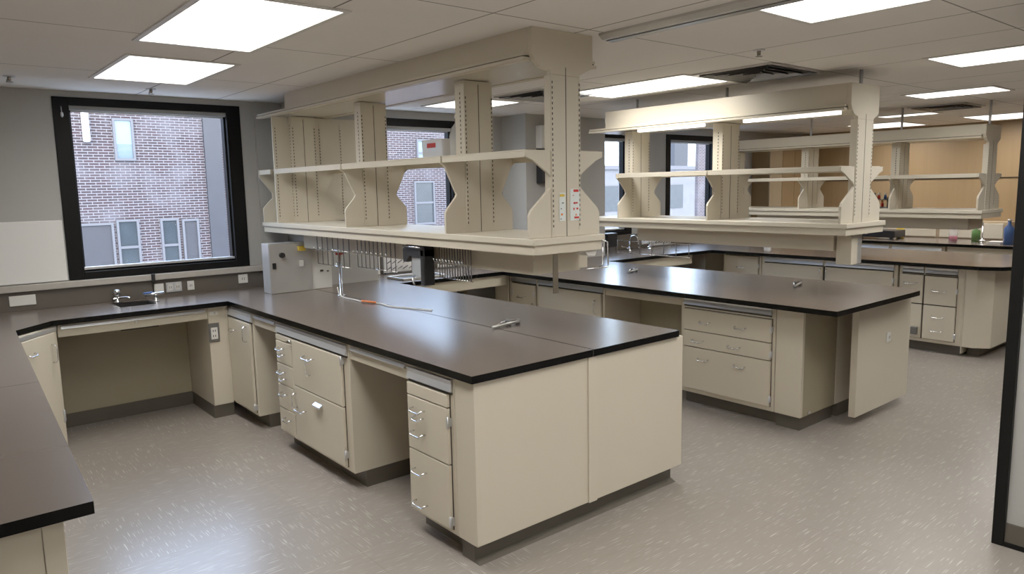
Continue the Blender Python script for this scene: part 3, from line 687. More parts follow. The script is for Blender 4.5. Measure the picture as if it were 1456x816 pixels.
# ------------------------------------------------------------------ shelving units over the benches
def shelving(label, cx, hw, yn, yf, ys, zb, zs, zv, cw, strips=False, ceil_far=0.45, hooks=False, bar=False, endpanel=None, ztop_=CEIL, endbox=False, farleft=None):
    t = thing('shelving_unit', label, 'shelving', (cx, yn, zb))
    oz = zb
    L = yf - yn
    B = M['beige_in']
    # bottom shelf and rim (all coordinates local: x from the centre, y from the near end, z from the shelf top)
    MB().box(-hw, hw, 0, L, -0.034, 0).build('bottom_shelf', B, t, 0.004)
    m = MB(); m.box(-hw+0.015, hw-0.015, 0.012, 0.030, -0.082, -0.0345); m.box(-hw+0.015, -hw+0.03, 0.030, L, -0.082, -0.0345); m.box(hw-0.03, hw-0.015, 0.030, L, -0.082, -0.0345)
    m.build('rim', M['beige'], t)
    bx('under_panel', M['beige'], -hw+0.031, hw-0.031, 0.031, L, -0.072, -0.0345, t)
    MB().box(-0.11*hw/0.255, hw-0.02, 0.17, L-0.50, -0.205, -0.0725).build('raceway', M['beige'], t, 0.003)
    s = zs - zb; v = zv - zb; top = ztop_ - zb
    pts_l = [(-cw*1.02, 0.0005), (-hw+0.006, 0.0005), (-hw+0.006, 0.125), (-hw+0.055, 0.185), (-cw*1.10, 0.215 if s > 0.36 else 0.2)]
    ys = [y - yn for y in ys]
    for i, y in enumerate(ys):
        th = 0.03
        near = (i == 0)
        cd = 0.05 if near else 0.09
        # column
        ztop = top - 0.0005 if near else v - 0.001
        MB().box(-cw, cw, y, y+cd, 0.0005, ztop if not near else v-0.06).build('column', B, t, 0.003)
        m = MB(); m.box(-0.002, 0.002, y-0.0015, y-0.0002, 0.0, v-0.02); m.build('column_seam', M['gap'], t)
        def slots(x, yy, horizontal=True):
            m = MB(); z = 0.16 if near else 0.05
            zt = v - 0.08
            m.box(x-0.007, x+0.007, yy-0.0012, yy-0.0002, 0.03, zt, 0)
            z = 0.05
            while z < zt - 0.02:
                m.box(x-0.0030, x+0.0030, yy-0.0020, yy-0.0011, z, z+0.013, 1); z += 0.0254
            m.build('slotted_strip', [M['beige_in'], M['slot']], t)
        slots(-cw+0.009, y); slots(cw-0.009, y)
        if not near:
            m = MB(); xx = -cw; zt = v-0.06
            m.box(xx-0.0012, xx-0.0002, y+0.03, y+0.045, 0.03, zt, 0); z = 0.05
            while z < zt:
                m.box(xx-0.002, xx-0.0011, y+0.034, y+0.041, z, z+0.013, 1); z += 0.0254
            m.build('slotted_strip', [M['beige_in'], M['slot']], t)
        # end plates on both sides of the column: foot, waist and arm
        for sg in ((1,) if (farleft and i == len(ys)-1) else (-1, 1)):
            if near:
                P = [(sg*(cw+0.0005), 0.0005), (sg*(hw-0.006), 0.0005), (sg*(hw-0.006), 0.115), (sg*(hw-0.02), 0.14), (sg*(cw+0.02), 0.235), (sg*(cw+0.0005), 0.25)]
                MB().prism(P, 'y', y+0.006, y+0.024).build('side_bracket', B, t, 0.002)
                Q = [(sg*(cw+0.0005), s-0.135), (sg*(cw+0.02), s-0.115), (sg*(hw-0.03), s-0.050), (sg*(hw+0.018), s-0.034), (sg*(hw+0.018), s-0.003), (sg*(cw+0.0005), s-0.003)]
                MB().prism(Q, 'y', y+0.006, y+0.020).build('shelf_arm', B, t, 0.002)
            else:
                wx = cw + 0.42*(hw-cw)
                P = [(sg*(cw+0.0005), 0.0005), (sg*(hw-0.006), 0.0005), (sg*(hw-0.006), 0.118), (sg*(hw-0.016), 0.135), (sg*(wx+0.008), 0.205), (sg*wx, 0.222), (sg*(wx+0.012), 0.245),
                     (sg*(hw-0.012), s-0.060), (sg*(hw+0.018), s-0.040), (sg*(hw+0.018), s-0.003), (sg*(cw+0.0005), s-0.003)]
                MB().prism(P, 'y', y+0.006, y+0.022).build('side_bracket', B, t, 0.002)
    # adjustable shelves between brackets
    for a, b in zip(ys[:-1], ys[1:]):
        for sg in (-1, 1):
            x0, x1 = sorted((sg*(hw+0.010), sg*(cw+0.012)))
            m = MB(); m.box(x0, x1, a+0.024, b+0.004, s-0.008, s)
            e0, e1 = sorted((sg*(hw+0.010), sg*(hw-0.004)))
            m.box(e0, e1, a+0.024, b+0.004, s-0.038, s-0.0081)
            m.build('upper_shelf', B, t, 0.002)
    # valance
    fw = hw - 0.03 if hw < 0.28 else hw - 0.075
    Lf = L - ceil_far
    near_y = ys[0]
    m = MB()
    for sg in (-1, 1):
        m.box(sg*fw, sg*(fw-0.018), near_y+0.03, Lf, v+0.036, top-0.0005)
    m.build('fascia', M['beige'], t)
    m = MB()
    for sg in (-1, 1):
        m.box(sg*(fw+0.032), sg*(fw-0.018), near_y+0.031, L-0.02, v, v+0.016)
        m.box(sg*(fw+0.022), sg*(fw-0.018), near_y+0.031, L-0.02, v+0.022, v+0.0355)
        m.box(sg*(fw+0.012), sg*(fw-0.018), near_y+0.031, L-0.02, v+0.0155, v+0.0225, 1)
    m.build('valance_lip', [M['beige'], M['gap']], t, 0.0015)
    bx('soffit', M['gloss'], -fw+0.019, fw-0.019, near_y+0.031, L-0.02, v+0.004, v+0.016, t)
    if ztop_ < CEIL:
        for y in ys:
            MB().lathe([(0.012, v-0.03), (0.012, CEIL-zb-0.001)], (0, y+0.045, 0), 10).build('hanger_rod', M['alu'], t)
    # capital at the near end
    ca = [(-fw, top-0.0005), (-fw, v+0.035), (-fw+0.02, v+0.0), (-fw+0.055, v-0.030), (-cw-0.012, v-0.040), (-cw, v-0.042), (-cw, v-0.0605), (cw, v-0.0605), (cw, v-0.052), (cw+0.01, v-0.045), (fw-0.03, v-0.01), (fw-0.03, top-0.0005)]
    MB().prism(ca, 'y', near_y-0.0005, near_y+0.03).build('capital', M['beige'], t, 0.003)
    if endpanel:
        x0, x1, yy = endpanel
        MB().box(x0-cx, x1-cx, yy-yn, yy-yn+0.02, 0.0005, v-0.002).build('end_panel', B, t)
        for q in range(5):
            xx = x0-cx+0.02+(x1-x0-0.06)*q/4
            m = MB(); m.box(xx-0.004, xx+0.004, yy-yn-0.0015, yy-yn-0.0002, 0.02, v-0.05, 0); z = 0.05
            while z < v-0.08:
                m.box(xx-0.003, xx+0.003, yy-yn-0.0024, yy-yn-0.0014, z, z+0.013, 1); z += 0.0254
            m.build('slotted_strip', [M['beige'], M['slot']], t)
    if farleft:
        y = farleft - yn; x0, x1 = -hw+0.006, -0.03
        P = [(x1, 0.0005), (x0, 0.0005), (x0, 0.118), (x0+0.055, 0.175), (x0+0.085, 0.20), (x0+0.085, 0.245), (x0-0.02, s-0.060), (x0-0.02, s-0.003), (x1, s-0.003)]
        MB().prism(P, 'y', y, y+0.018).build('side_bracket', B, t, 0.002)
        m = MB(); m.box(-hw-0.010, -0.03, ys[-1]+0.10, y+0.018, s-0.008, s); m.box(-hw-0.010, -hw+0.004, ys[-1]+0.10, y+0.018, s-0.038, s-0.0081)
        m.build('upper_shelf', B, t, 0.002)
    if strips:
        for (a, b) in strips:
            MB().box(-fw+0.03, -fw+0.075, a-yn, b-yn, v-0.022, v+0.003).build('strip_light', M['tube'], t, 0.004)
    if bar:
        MB().box(-0.118, -0.085, 0.008, 0.014, -0.285, -0.0835).build('hanging_bar', M['bar'], t)
        MB().prism([(hw-0.13, -0.083), (hw-0.03, -0.083), (hw-0.045, -0.118), (hw-0.10, -0.112)], 'y', 0.03, 0.09).build('conduit_box', M['white'], t, 0.003)
        MB().box(hw-0.019, hw+0.07, 0.20, 0.23, -0.20, -0.085).build('junction_box', M['beige'], t, 0.003)
    if endbox:
        MB().box(-0.11, -0.02, 0.05, 0.16, -0.30, -0.0835).build('junction_box', M['beige'], t, 0.003)
        MB().box(0.0, 0.07, 0.06, 0.15, -0.30, -0.0835).build('steel_post', M['steel'], t, 0.003)
    if hooks:
        m = MB(); x = hw+0.008
        m.tube([(x-0.03, 0.0, -0.03), (x, -0.01, -0.045), (x+0.004, -0.012, -0.165), (x-0.004, -0.012, -0.178), (x-0.13, 0.02, -0.182)], 0.0045, 8)
        m.tube([(x-0.012, 0.015, -0.05), (x-0.010, 0.015, -0.165), (x-0.03, 0.02, -0.175)], 0.0045, 8)
        m.build('rod_hook', M['chrome'], t)
    return t
shelving('large cream double-sided shelving unit over the front island bench', 2.632, 0.255, 2.685, 6.20, (2.715, 3.44, 4.66, 5.83), 1.480, 1.918, 2.345, 0.103,
         bar=True, hooks=True, endpanel=(2.39, 3.22, 5.885), ceil_far=0.55, farleft=6.16)
shelving('cream shelving unit with strip lights over the middle island bench', 5.232, 0.300, 2.36, 4.85, (2.40, 3.48, 4.42), 1.445, 1.838, 2.215, 0.120,
         strips=((2.5, 3.25), (3.62, 4.3)), ceil_far=0.2, endbox=True, ztop_=2.395)
shelving('cream shelving unit over the back island bench, before the wood wall', 8.40, 0.300, 2.55, 5.6, (2.585, 3.42, 4.45, 5.45), 1.425, 1.785, 2.13, 0.120, ceil_far=0.1, ztop_=2.26)

# notices on the near column of the front unit
def notice(label, x0, x1, z0, z1, blocks):
    t = thing('safety_notice', label, 'notice', ((x0+x1)/2, 2.7128, (z0+z1)/2))
    w, h = (x1-x0)/2, (z1-z0)/2
    MB().box(-w, w, -0.0012, -0.0002, -h, h).build('sheet', M['paper'], t)
    for u0, u1, v0, v1, mt in blocks:
        MB().box(-w+2*w*u0, -w+2*w*u1, -0.0020, -0.0013, -h+2*h*v0, -h+2*h*v1).build('printed_mark', M[mt], t)
notice('narrow notice with a yellow heading on the front shelving column', 2.578, 2.620, 1.560, 1.704,
       [(0.05, 0.85, 0.86, 0.95, 'yellow'), (0.4, 0.75, 0.62, 0.65, 'slot'), (0.2, 0.4, 0.42, 0.45, 'slot'), (0.25, 0.55, 0.20, 0.27, 'orange'), (0.15, 0.35, 0.06, 0.09, 'slot')])
notice('wider notice with red headings and symbols on the front shelving column', 2.655, 2.722, 1.560, 1.722,
       [(0.35, 0.90, 0.90, 0.98, 'red'), (0.28, 0.38, 0.78, 0.81, 'red'), (0.35, 0.55, 0.52, 0.58, 'red'), (0.58, 0.80, 0.53, 0.58, 'red'), (0.32, 0.46, 0.33, 0.40, 'red'),
        (0.66, 0.86, 0.34, 0.40, 'red'), (0.55, 0.70, 0.15, 0.20, 'orange'), (0.42, 0.95, 0.06, 0.12, 'red')])

# containers on the upper shelf
t = thing('plastic_bin', 'frosted plastic bin with a red mark on the upper front shelf', 'bin', (2.80, 4.10, 1.919))
m = MB(); m.prism([(-0.055, 0), (0.055, 0), (0.062, 0.14), (-0.062, 0.14)], 'y', -0.12, 0.12); m.build('bin_body', M['frost'], t, 0.006)
MB().box(-0.0645, -0.0625, -0.05, 0.05, 0.085, 0.115).build('label_strip', M['red'], t)
t = thing('clear_jug', 'clear bag-like plastic jug beside the frosted bin on the upper shelf', 'jug', (2.805, 3.885, 1.919))
MB().lathe([(0.05, 0), (0.058, 0.02), (0.060, 0.15), (0.045, 0.20), (0.022, 0.23), (0.022, 0.26)], (0, 0, 0), 18).build('jug_body', M['clear'], t)
MB().lathe([(0.025, 0.26), (0.025, 0.285)], (0, 0, 0), 16).build('cap', M['white'], t)

# ------------------------------------------------------------------ fittings under the front shelf
t = thing('steel_box', 'stainless sheet metal box on the front bench against the wall pier', 'box', (2.24, 5.74, Z_TOP+0.001))
MB().box(0, 0.36, 0, 0.155, 0, 0.405).build('steel_body', M['steel'], t, 0.003)
MB().box(0.362, 0.545, 0.02, 0.155, 0, 0.385).build('white_side', M['white'], t, 0.003)
MB().box(-0.004, 0.006, -0.003, -0.0002, 0, 0.405).build('corner_edge', M['alu'], t)
m = MB(); m.lathe([(0.022, 0), (0.022, 0.03)], (0, 0, 0), 12); o = m.build('plug', M['blackplastic'], t); o.rotation_euler = (PI/2, 0, 0); o.location = (0.10, -0.0005, 0.31)
MB().box(0.02, 0.05, -0.012, -0.0005, 0.20, 0.25).build('switch', M['blackplastic'], t, 0.003)
MB().box(0.245, 0.285, -0.008, -0.0005, 0.205, 0.255).build('socket', M['white'], t, 0.002)
m = MB(); m.box(0.44, 0.465, 0.012, 0.0195, 0.145, 0.16); m.box(0.50, 0.515, 0.012, 0.0195, 0.14, 0.15); m.build('screw_plate', M['slot'], t)
MB().box(0.24, 0.30, -0.03, -0.0005, 0.335, 0.375).build('tag', M['yellow'], t, 0.004)

def wire_rack(label, x, y0, y1, z0, z1, cells, rows=2, name='hanging_wire_rack', pegs=0):
    t = thing(name, label, 'rack', (x, y0, z1))
    L, H = y1-y0, z1-z0
    for i in range(cells+1):
        yy = L*i/cells; MB().tube([(0, yy, 0), (0, yy, -H)], 0.0035, 6).build('upright_wire', M['greymetal'], t)
    for j in range(rows+1):
        z = -H*j/rows
        MB().tube([(0.0045, -0.01, z if j else -0.008), (0.0045, L+0.01, z if j else -0.008)], 0.0035, 6).build('cross_wire', M['chrome'], t)
    if pegs:
        for i in range(pegs):
            yy = L*(i+0.5)/pegs
            MB().tube([(0, yy, -H*0.55), (-0.05, yy, -H*0.5), (-0.055, yy, -H*0.42)], 0.003, 6).build('hook', M['chrome'], t)
    return t
wire_rack('chrome wire rack hanging below the front shelf beside the steel box', 2.49, 4.85, 5.38, 1.17, 1.406, 6, 2, pegs=5)
wire_rack('longer wire hook rack hanging below the middle of the front shelf', 2.49, 4.20, 4.72, 1.19, 1.406, 9, 1, pegs=8)
wire_rack('dense wire peg rack hanging below the front shelf, beside the black fixture', 2.49, 3.36, 3.68, 1.20, 1.406, 12, 1, pegs=10)

t = thing('gas_turret', 'slim chrome service pipe standing on the front bench seam', 'pipe', (2.60, 5.23, Z_TOP+0.001))
MB().lathe([(0.030, 0), (0.030, 0.008), (0.010, 0.016), (0.010, 0.355)], (0, 0, 0), 14).build('pipe', M['chrome'], t)
MB().tube([(0, 0, 0.26), (-0.05, -0.05, 0.27), (-0.06, -0.06, 0.24)], 0.006, 8).build('nozzle', M['chrome'], t)
MB().tube([(-0.03, 0, 0.335), (0.03, 0, 0.335)], 0.012, 10).build('valve', M['red'], t)
def cable(name, label, pts, r, mat, orange=None):
    P = [Vector(p) for p in pts]; out = []
    for i in range(len(P)-1):
        p0, p1, p2, p3 = P[max(i-1, 0)], P[i], P[i+1], P[min(i+2, len(P)-1)]
        for k in range(6):
            q = k/6
            out.append(0.5*((2*p1) + (p2-p0)*q + (2*p0-5*p1+4*p2-p3)*q*q + (3*p1-p0-3*p2+p3)*q**3))
    out.append(P[-1])
    o = MB().tube(out, r, 8).build(name, mat)
    return tag(o, label, 'cable')
zc = Z_TOP+0.006
c_ = cable('grey_cable', 'pale grey cable trailing along the front bench seam', [(2.545, 5.18, zc+0.075), (2.55, 5.16, zc+0.02), (2.555, 5.08, zc), (2.56, 4.95, zc), (2.555, 4.78, zc), (2.60, 4.62, zc), (2.59, 4.45, zc), (2.66, 4.24, zc), (2.70, 4.10, zc)], 0.0048, M['white'])
m = MB(); m.tube([(2.548, 4.80, zc+0.006), (2.585, 4.66, zc+0.006)], 0.008, 8); o = m.build('orange_sleeve', M['orange'], c_)

# clamp-like tool on the seam
def tool(label, loc, rz, s=1.0):
    t = thing('bench_clamp', label, 'clamp', loc, rz)
    MB().tube([(-0.11*s, 0, 0.012), (0.10*s, 0, 0.020)], 0.008*s, 8).build('handle', M['steel'], t)
    MB().tube([(-0.10*s, 0.012*s, 0.010), (0.02*s, 0.045*s, 0.022), (0.10*s, 0.030*s, 0.024)], 0.006*s, 8).build('jaw', M['chrome'], t)
    MB().lathe([(0.016*s, 0.001), (0.016*s, 0.030*s), (0.010*s, 0.036*s)], (0.045*s, 0.035*s, 0), 12).build('knob', M['greymetal'], t)
    MB().lathe([(0.014*s, 0.001), (0.014*s, 0.032*s)], (0.10*s, 0.01*s, 0), 12).build('knob', M['greymetal'], t)
tool('steel clamp tool lying across the seam of the front bench', (2.70, 3.305, Z_TOP+0.001), 0.03)
tool('dark clamp tool lying near the free end of the middle bench', (5.42, 2.96, Z_TOP+0.001), 0.25, 0.9)
tool('dark clamp tool lying further along the middle bench, by the shelf rod', (5.28, 4.55, Z_TOP+0.001), 0.25, 0.9)

# window counter between the benches: drying boards, black fixture, sink
def pegboard(label, x0, x1, z0, z1, nx, nz, mat='board', y=WALL_Y-0.023):
    t = thing('drying_board', label, 'drying board', ((x0+x1)/2, y, z0))
    w, h = (x1-x0)/2, z1-z0
    MB().box(-w, w, -0.02, -0.001, 0, h).build('backboard', M[mat], t, 0.003)
    for j in range(nz):
        for i in range(nx):
            xx = -w+2*w*(i+0.5)/nx; zz = h*(j+0.6)/nz
            MB().tube([(xx, -0.02, zz), (xx, -0.10, zz+0.035)], 0.005, 6).build('peg', M['greymetal'], t)
    MB().box(-w, w, -0.05, -0.021, 0.0, 0.012).build('drip_tray', M['greymetal'], t)
pegboard('pale drying board of dark pegs behind the grey tray', 3.585, 3.90, Z_TOP+0.003, 1.098, 5, 3)
pegboard('pale drying board of dark pegs beside the black fixture', 4.22, 4.56, Z_TOP+0.003, 1.098, 6, 3)
t = thing('white_panel', 'white board with a black latch under the second window', 'panel', (3.42, WALL_Y-0.023, Z_TOP+0.002))
MB().box(-0.085, 0.12, -0.02, -0.001, 0, 0.18).build('board', M['white'], t, 0.003)
MB().tube([(-0.06, -0.024, 0.03), (0.03, -0.024, 0.15)], 0.004, 6).build('latch', M['blackplastic'], t)
t = thing('hanging_dispenser', 'black arched dispenser with a grey panel hanging below the front shelf', 'dispenser', (2.455, 3.74, 1.396))
m = MB(); m.box(-0.04, 0.04, 0.0, 0.045, -0.25, -0.02); m.prism([(0.0, -0.001), (0.0, -0.075), (0.16, -0.075), (0.20, -0.115), (0.245, -0.115), (0.245, -0.03), (0.20, -0.001)], 'x', -0.04, 0.04)
m.build('housing', M['blackplastic'], t, 0.008)
MB().box(-0.02, 0.02, 0.05, 0.17, -0.205, -0.078).build('grey_panel', M['greypl'], t, 0.003)
MB().tube([(-0.03, 0.12, -0.19), (-0.05, 0.12, -0.22), (-0.05, 0.10, -0.245)], 0.006, 8).build('tap', M['chrome'], t)
MB().tube([(-0.035, 0.03, -0.018), (-0.06, 0.05, -0.012), (-0.06, 0.20, -0.012)], 0.006, 8).build('hose', M['chrome'], t)
t = thing('sink_tray', 'long dark sink tray with a steel rim on the window counter', 'tray', (3.66, 5.80, Z_TOP+0.001))
m = MB(); m.box(-0.22, 0.22, -0.13, 0.13, 0, 0.006); m.build('tray_floor', M['basin'], t)
m = MB(); m.box(-0.23, 0.23, -0.145, -0.131, 0, 0.022); m.box(-0.23, 0.23, 0.131, 0.145, 0, 0.022); m.box(-0.235, -0.221, -0.145, 0.145, 0, 0.022); m.box(0.221, 0.235, -0.145, 0.145, 0, 0.022)
m.build('rim', M['steel'], t, 0.003)

# fittings on the far window counter and under the middle shelf
def gooseneck(label, loc, h=0.24, r=0.07, rz=0.0, col='chrome'):
    t = thing('gooseneck_faucet', label, 'faucet', loc, rz)
    MB().lathe([(0.026, 0), (0.026, 0.01), (0.013, 0.018), (0.013, 0.05)], (0, 0, 0), 14).build('base', M[col], t)
    MB().tube([(0, 0, 0.05), (0, 0, h-r)] + arc((0, -r, h-r), r, 0, PI, 'yz', 8) + [(0, -2*r, h-r-0.04)], 0.008, 8).build('spout', M[col], t)
    MB().tube([(-0.05, 0, 0.035), (0.05, 0, 0.035)], 0.008, 8).build('lever', M[col], t)
gooseneck('chrome gooseneck faucet in front of the far window', (7.30, 6.02, Z_TOP+0.001), 0.22)
gooseneck('chrome gooseneck faucet beside the black dispenser on the far counter', (6.95, 6.05, Z_TOP+0.001), 0.20)
t = thing('soap_dispenser', 'black box dispenser on the far window counter', 'dispenser', (6.72, 6.18, Z_TOP+0.001))
MB().box(-0.09, 0.09, -0.06, 0.06, 0.06, 0.235).build('dispenser_body', M['blackplastic'], t, 0.01)
MB().box(-0.05, 0.05, -0.05, 0.05, 0.0, 0.06).build('stand', M['greymetal'], t)
for i, (x0, lab) in enumerate(((6.42, 'white outlet box beside the black dispenser on the far splashback'), (7.46, 'white outlet box past the gooseneck faucets on the far splashback'))):
    wall_plate('power_outlet', lab, x0, x0+0.16, 0.955, 1.055, holes=((-0.04, 0, 0.018, 0.025), (0.04, 0, 0.018, 0.025)))
pegboard('pale drying board of pegs below the far window', 7.62, 8.05, Z_TOP+0.003, 1.098, 6, 3)
t = thing('glass_bottle', 'dark topped glass jar on the back bench below the shelf', 'jar', (7.95, 4.75, Z_TOP+0.001))
MB().lathe([(0.04, 0), (0.045, 0.02), (0.045, 0.13), (0.02, 0.16)], (0, 0, 0), 16).build('jar_body', M['clear'], t)
MB().lathe([(0.024, 0.16), (0.024, 0.185)], (0, 0, 0), 14).build('lid', M['blackplastic'], t)
wire_rack('wire hook rack hanging below the middle bench shelf', 5.06, 3.75, 4.55, 1.12, 1.238, 6, 1, pegs=4)

# ------------------------------------------------------------------ things by the wood wall
t = thing('wood_cupboard', 'tall maple veneer cupboard doors beside the far window', 'cupboard', (10.06, WALL_Y-0.30, 0))
MB().box(0, 1.43, 0.02, 0.298, 0.92, 2.30).build('carcass', M['wood'], t)
for k in range(4): MB().box(0.005+0.356*k, 0.352+0.356*k, 0, 0.0195, 0.93, 2.295).build('door', M['wood2' if k == 0 else 'wood'], t, 0.002)
m = MB(); m.box(RX-0.012, RX-0.001, BY, WALL_Y-0.31, 1.738, 1.748)
m.build('trim_6', M['black'], kind='structure')
def bottle(name, label, loc, prof, mat, capmat=None, group=None):
    t = thing(name, label, 'bottle', loc, group=group)
    MB().lathe(prof, (0, 0, 0), 14).build('bottle_body', M[mat], t)
    if capmat:
        r, z = prof[-1]; MB().lathe([(r+0.004, z), (r+0.004, z+0.025)], (0, 0, 0), 12).build('cap', M[capmat], t)
zt = Z_TOP+0.001
t = thing('instrument_box', 'low black instrument box on the wood wall worktop', 'instrument', (10.62, 4.65, zt))
MB().box(-0.18, 0.18, -0.32, 0.32, 0.03, 0.13).build('case', M['blackplastic'], t, 0.01)
for sx in (-1, 1):
    for sy in (-1, 1): MB().lathe([(0.02, 0), (0.02, 0.03)], (sx*0.13, sy*0.26, 0), 10).build('foot', M['greymetal'], t)
MB().box(-0.184, -0.1805, 0.05, 0.08, 0.075, 0.09).build('indicator', M['white'], t)
bottle('reagent_bottle', 'yellow capped bottle by the black instrument box', (10.85, 4.42, zt), [(0.05, 0), (0.05, 0.16), (0.02, 0.20), (0.02, 0.23)], 'yellow', 'white')
bottle('reagent_bottle', 'green bottle standing behind the crimson beaker', (10.70, 3.42, zt), [(0.05, 0), (0.05, 0.14), (0.02, 0.18), (0.02, 0.21)], 'green', 'white')
bottle('reagent_bottle', 'blue bottle at the edge of the wood wall worktop', (10.48, 2.99, zt), [(0.055, 0), (0.055, 0.20), (0.02, 0.25), (0.02, 0.29)], 'blue', 'white')
t = thing('glass_beaker', 'glass beaker of crimson liquid on the wood wall worktop', 'beaker', (10.50, 3.62, zt))
MB().lathe([(0.05, 0.0), (0.05, 0.17), (0.054, 0.175)], (0, 0, 0), 18).build('glass', M['clear'], t)
MB().lathe([(0.046, 0.004), (0.046, 0.08)], (0, 0, 0), 18).build('liquid', M['pink'], t)
t = thing('pale_cabinet', 'pale low wall box with two doors behind the instruments', 'cabinet', (RX-0.34, 4.1, zt))
MB().box(0, 0.335, -0.9, 0.75, 0.0, 0.24).build('box_body', M['wood2'], t)
for k in range(2): MB().box(-0.015, -0.0005, -0.85+0.82*k, -0.08+0.82*k, 0.02, 0.22).build('door', M['beige'], t, 0.003)
gooseneck('chrome gooseneck faucet on the wood wall worktop', (10.55, 3.30, zt), 0.30, 0.08, rz=-PI/2)
t = thing('paper_tray', 'white papers lying beside the blue bottle', 'papers', (10.55, 3.14, zt))
MB().box(-0.10, 0.10, -0.07, 0.07, 0, 0.03).build('paper_stack', M['white'], t)
# coloured bottles on a small dark rack against the wood
t = thing('bottle_rack', 'small dark two-tier rack of bottles on the back shelf', 'rack', (8.56, 3.72, 1.426))
for z in (0.0, 0.085): MB().box(-0.05, 0.05, -0.10, 0.10, z+0.002, z+0.012).build('tier', M['blackplastic'], t)
for yy in (-0.095, 0.095): MB().box(-0.05, 0.05, yy-0.004, yy+0.004, 0.0, 0.12).build('side', M['blackplastic'], t)
for lab, yy, z, mt, cm in (('red vial on the top tier of the small dark rack', 0.02, 0.098, 'red', 'white'), ('blue vial on the top tier of the small dark rack', -0.05, 0.098, 'blue', 'white'),
                           ('teal vial on the top tier of the small dark rack', 0.07, 0.098, 'teal', 'blackplastic'), ('orange vial on the lower tier of the small dark rack', 0.05, 0.013, 'orange', 'red'),
                           ('crimson vial on the lower tier of the small dark rack', -0.02, 0.013, 'red', 'orange')):
    bottle('vial', lab, (8.56, 3.72+yy, 1.426+z), [(0.016, 0), (0.016, 0.035), (0.008, 0.045)], mt, cm)
t = thing('hang_tag', 'small red and teal tag hanging on the partition by the black jamb', 'tag', (3.884, 1.010, 1.33))
MB().box(-0.014, -0.001, -0.02, 0.012, 0.02, 0.06).build('red_part', M['red'], t, 0.003)
MB().box(-0.012, -0.001, -0.02, 0.008, -0.03, 0.019).build('teal_part', M['teal'], t, 0.003)
# dispenser on the big pier, seen between the shelves
t = thing('towel_dispenser', 'white and black paper towel dispenser on the grey pier', 'dispenser', (5.37, 5.914, 1.72))
MB().box(-0.09, 0.09, -0.10, -0.001, 0.42, 0.66).build('white_hood', M['white'], t, 0.008)
MB().box(-0.09, 0.09, -0.09, -0.001, 0.05, 0.415).build('black_body', M['blackplastic'], t, 0.01)
m = MB(); m.box(0.01, 0.06, -0.11, -0.0905, 0.12, 0.32); m.build('paper_sheet', M['white'], t)

# ------------------------------------------------------------------ ceiling fittings
def troffer(label, x0, x1, y0, y1, mat='light'):
    t = thing('ceiling_light', label, 'ceiling light', ((x0+x1)/2, (y0+y1)/2, CEIL), group='recessed ceiling lights')
    w, d = (x1-x0)/2, (y1-y0)/2; k = 0.028
    m = MB(); m.box(-w, w, -d, -d+k, -0.008, -0.0005); m.box(-w, w, d-k, d, -0.008, -0.0005); m.box(-w, -w+k, -d+k, d-k, -0.008, -0.0005); m.box(w-k, w, -d+k, d-k, -0.008, -0.0005)
    m.build('frame', M['white'], t, 0.002)
    MB().box(-w+k, w-k, -d+k, d-k, -0.005, -0.0006).build('diffuser', M[mat], t)
LIGHTS = [
    ('large ceiling light over the aisle, second from the big window', 0.97, 1.575, 2.93, 4.09),
    ('ceiling light closest to the big window over the sink', 1.03, 1.66, 4.50, 5.53),
    ('ceiling light over the side counter aisle, above the viewer', 0.97, 1.575, 0.95, 2.15),
    ('ceiling light over the floor beyond the front bench end, by the grey track', 2.86, 3.49, 0.70, 1.90),
    ('ceiling light beside the square vent over the middle aisle', 4.30, 4.90, 3.25, 4.48),
    ('ceiling light between the piers near the second window', 3.80, 4.42, 5.10, 5.85),
    ('ceiling light near the black jamb over the middle bench end', 5.08, 5.70, 0.75, 2.00),
    ('slim-looking ceiling light beyond the middle bench, by the far vent', 7.08, 7.60, 2.20, 2.95),
    ('ceiling light over the wood wall worktop', 10.25, 11.22, 2.80, 3.55),
    ('ceiling light in the far corner by the wood cupboard', 10.25, 11.20, 4.25, 5.00),
    ('ceiling light behind the middle shelving column', 9.15, 9.45, 3.45, 4.10),
    ('ceiling light over the aisle before the far windows', 6.75, 7.35, 3.9, 5.1),
    ('added unseen ceiling light beyond the black jamb over the back bench end', 7.5, 8.1, 0.2, 1.4),  # out of view, added to brighten the back shelving
    ('added unseen ceiling light behind the viewer over the entrance floor', 2.86, 3.49, -1.60, -0.40),  # out of view, added to raise the overall light
    ('added unseen ceiling light behind the viewer over the side counter', 0.97, 1.575, -1.40, -0.20),  # second unseen lamp added for more overall light
]
for l in LIGHTS: troffer(*l)
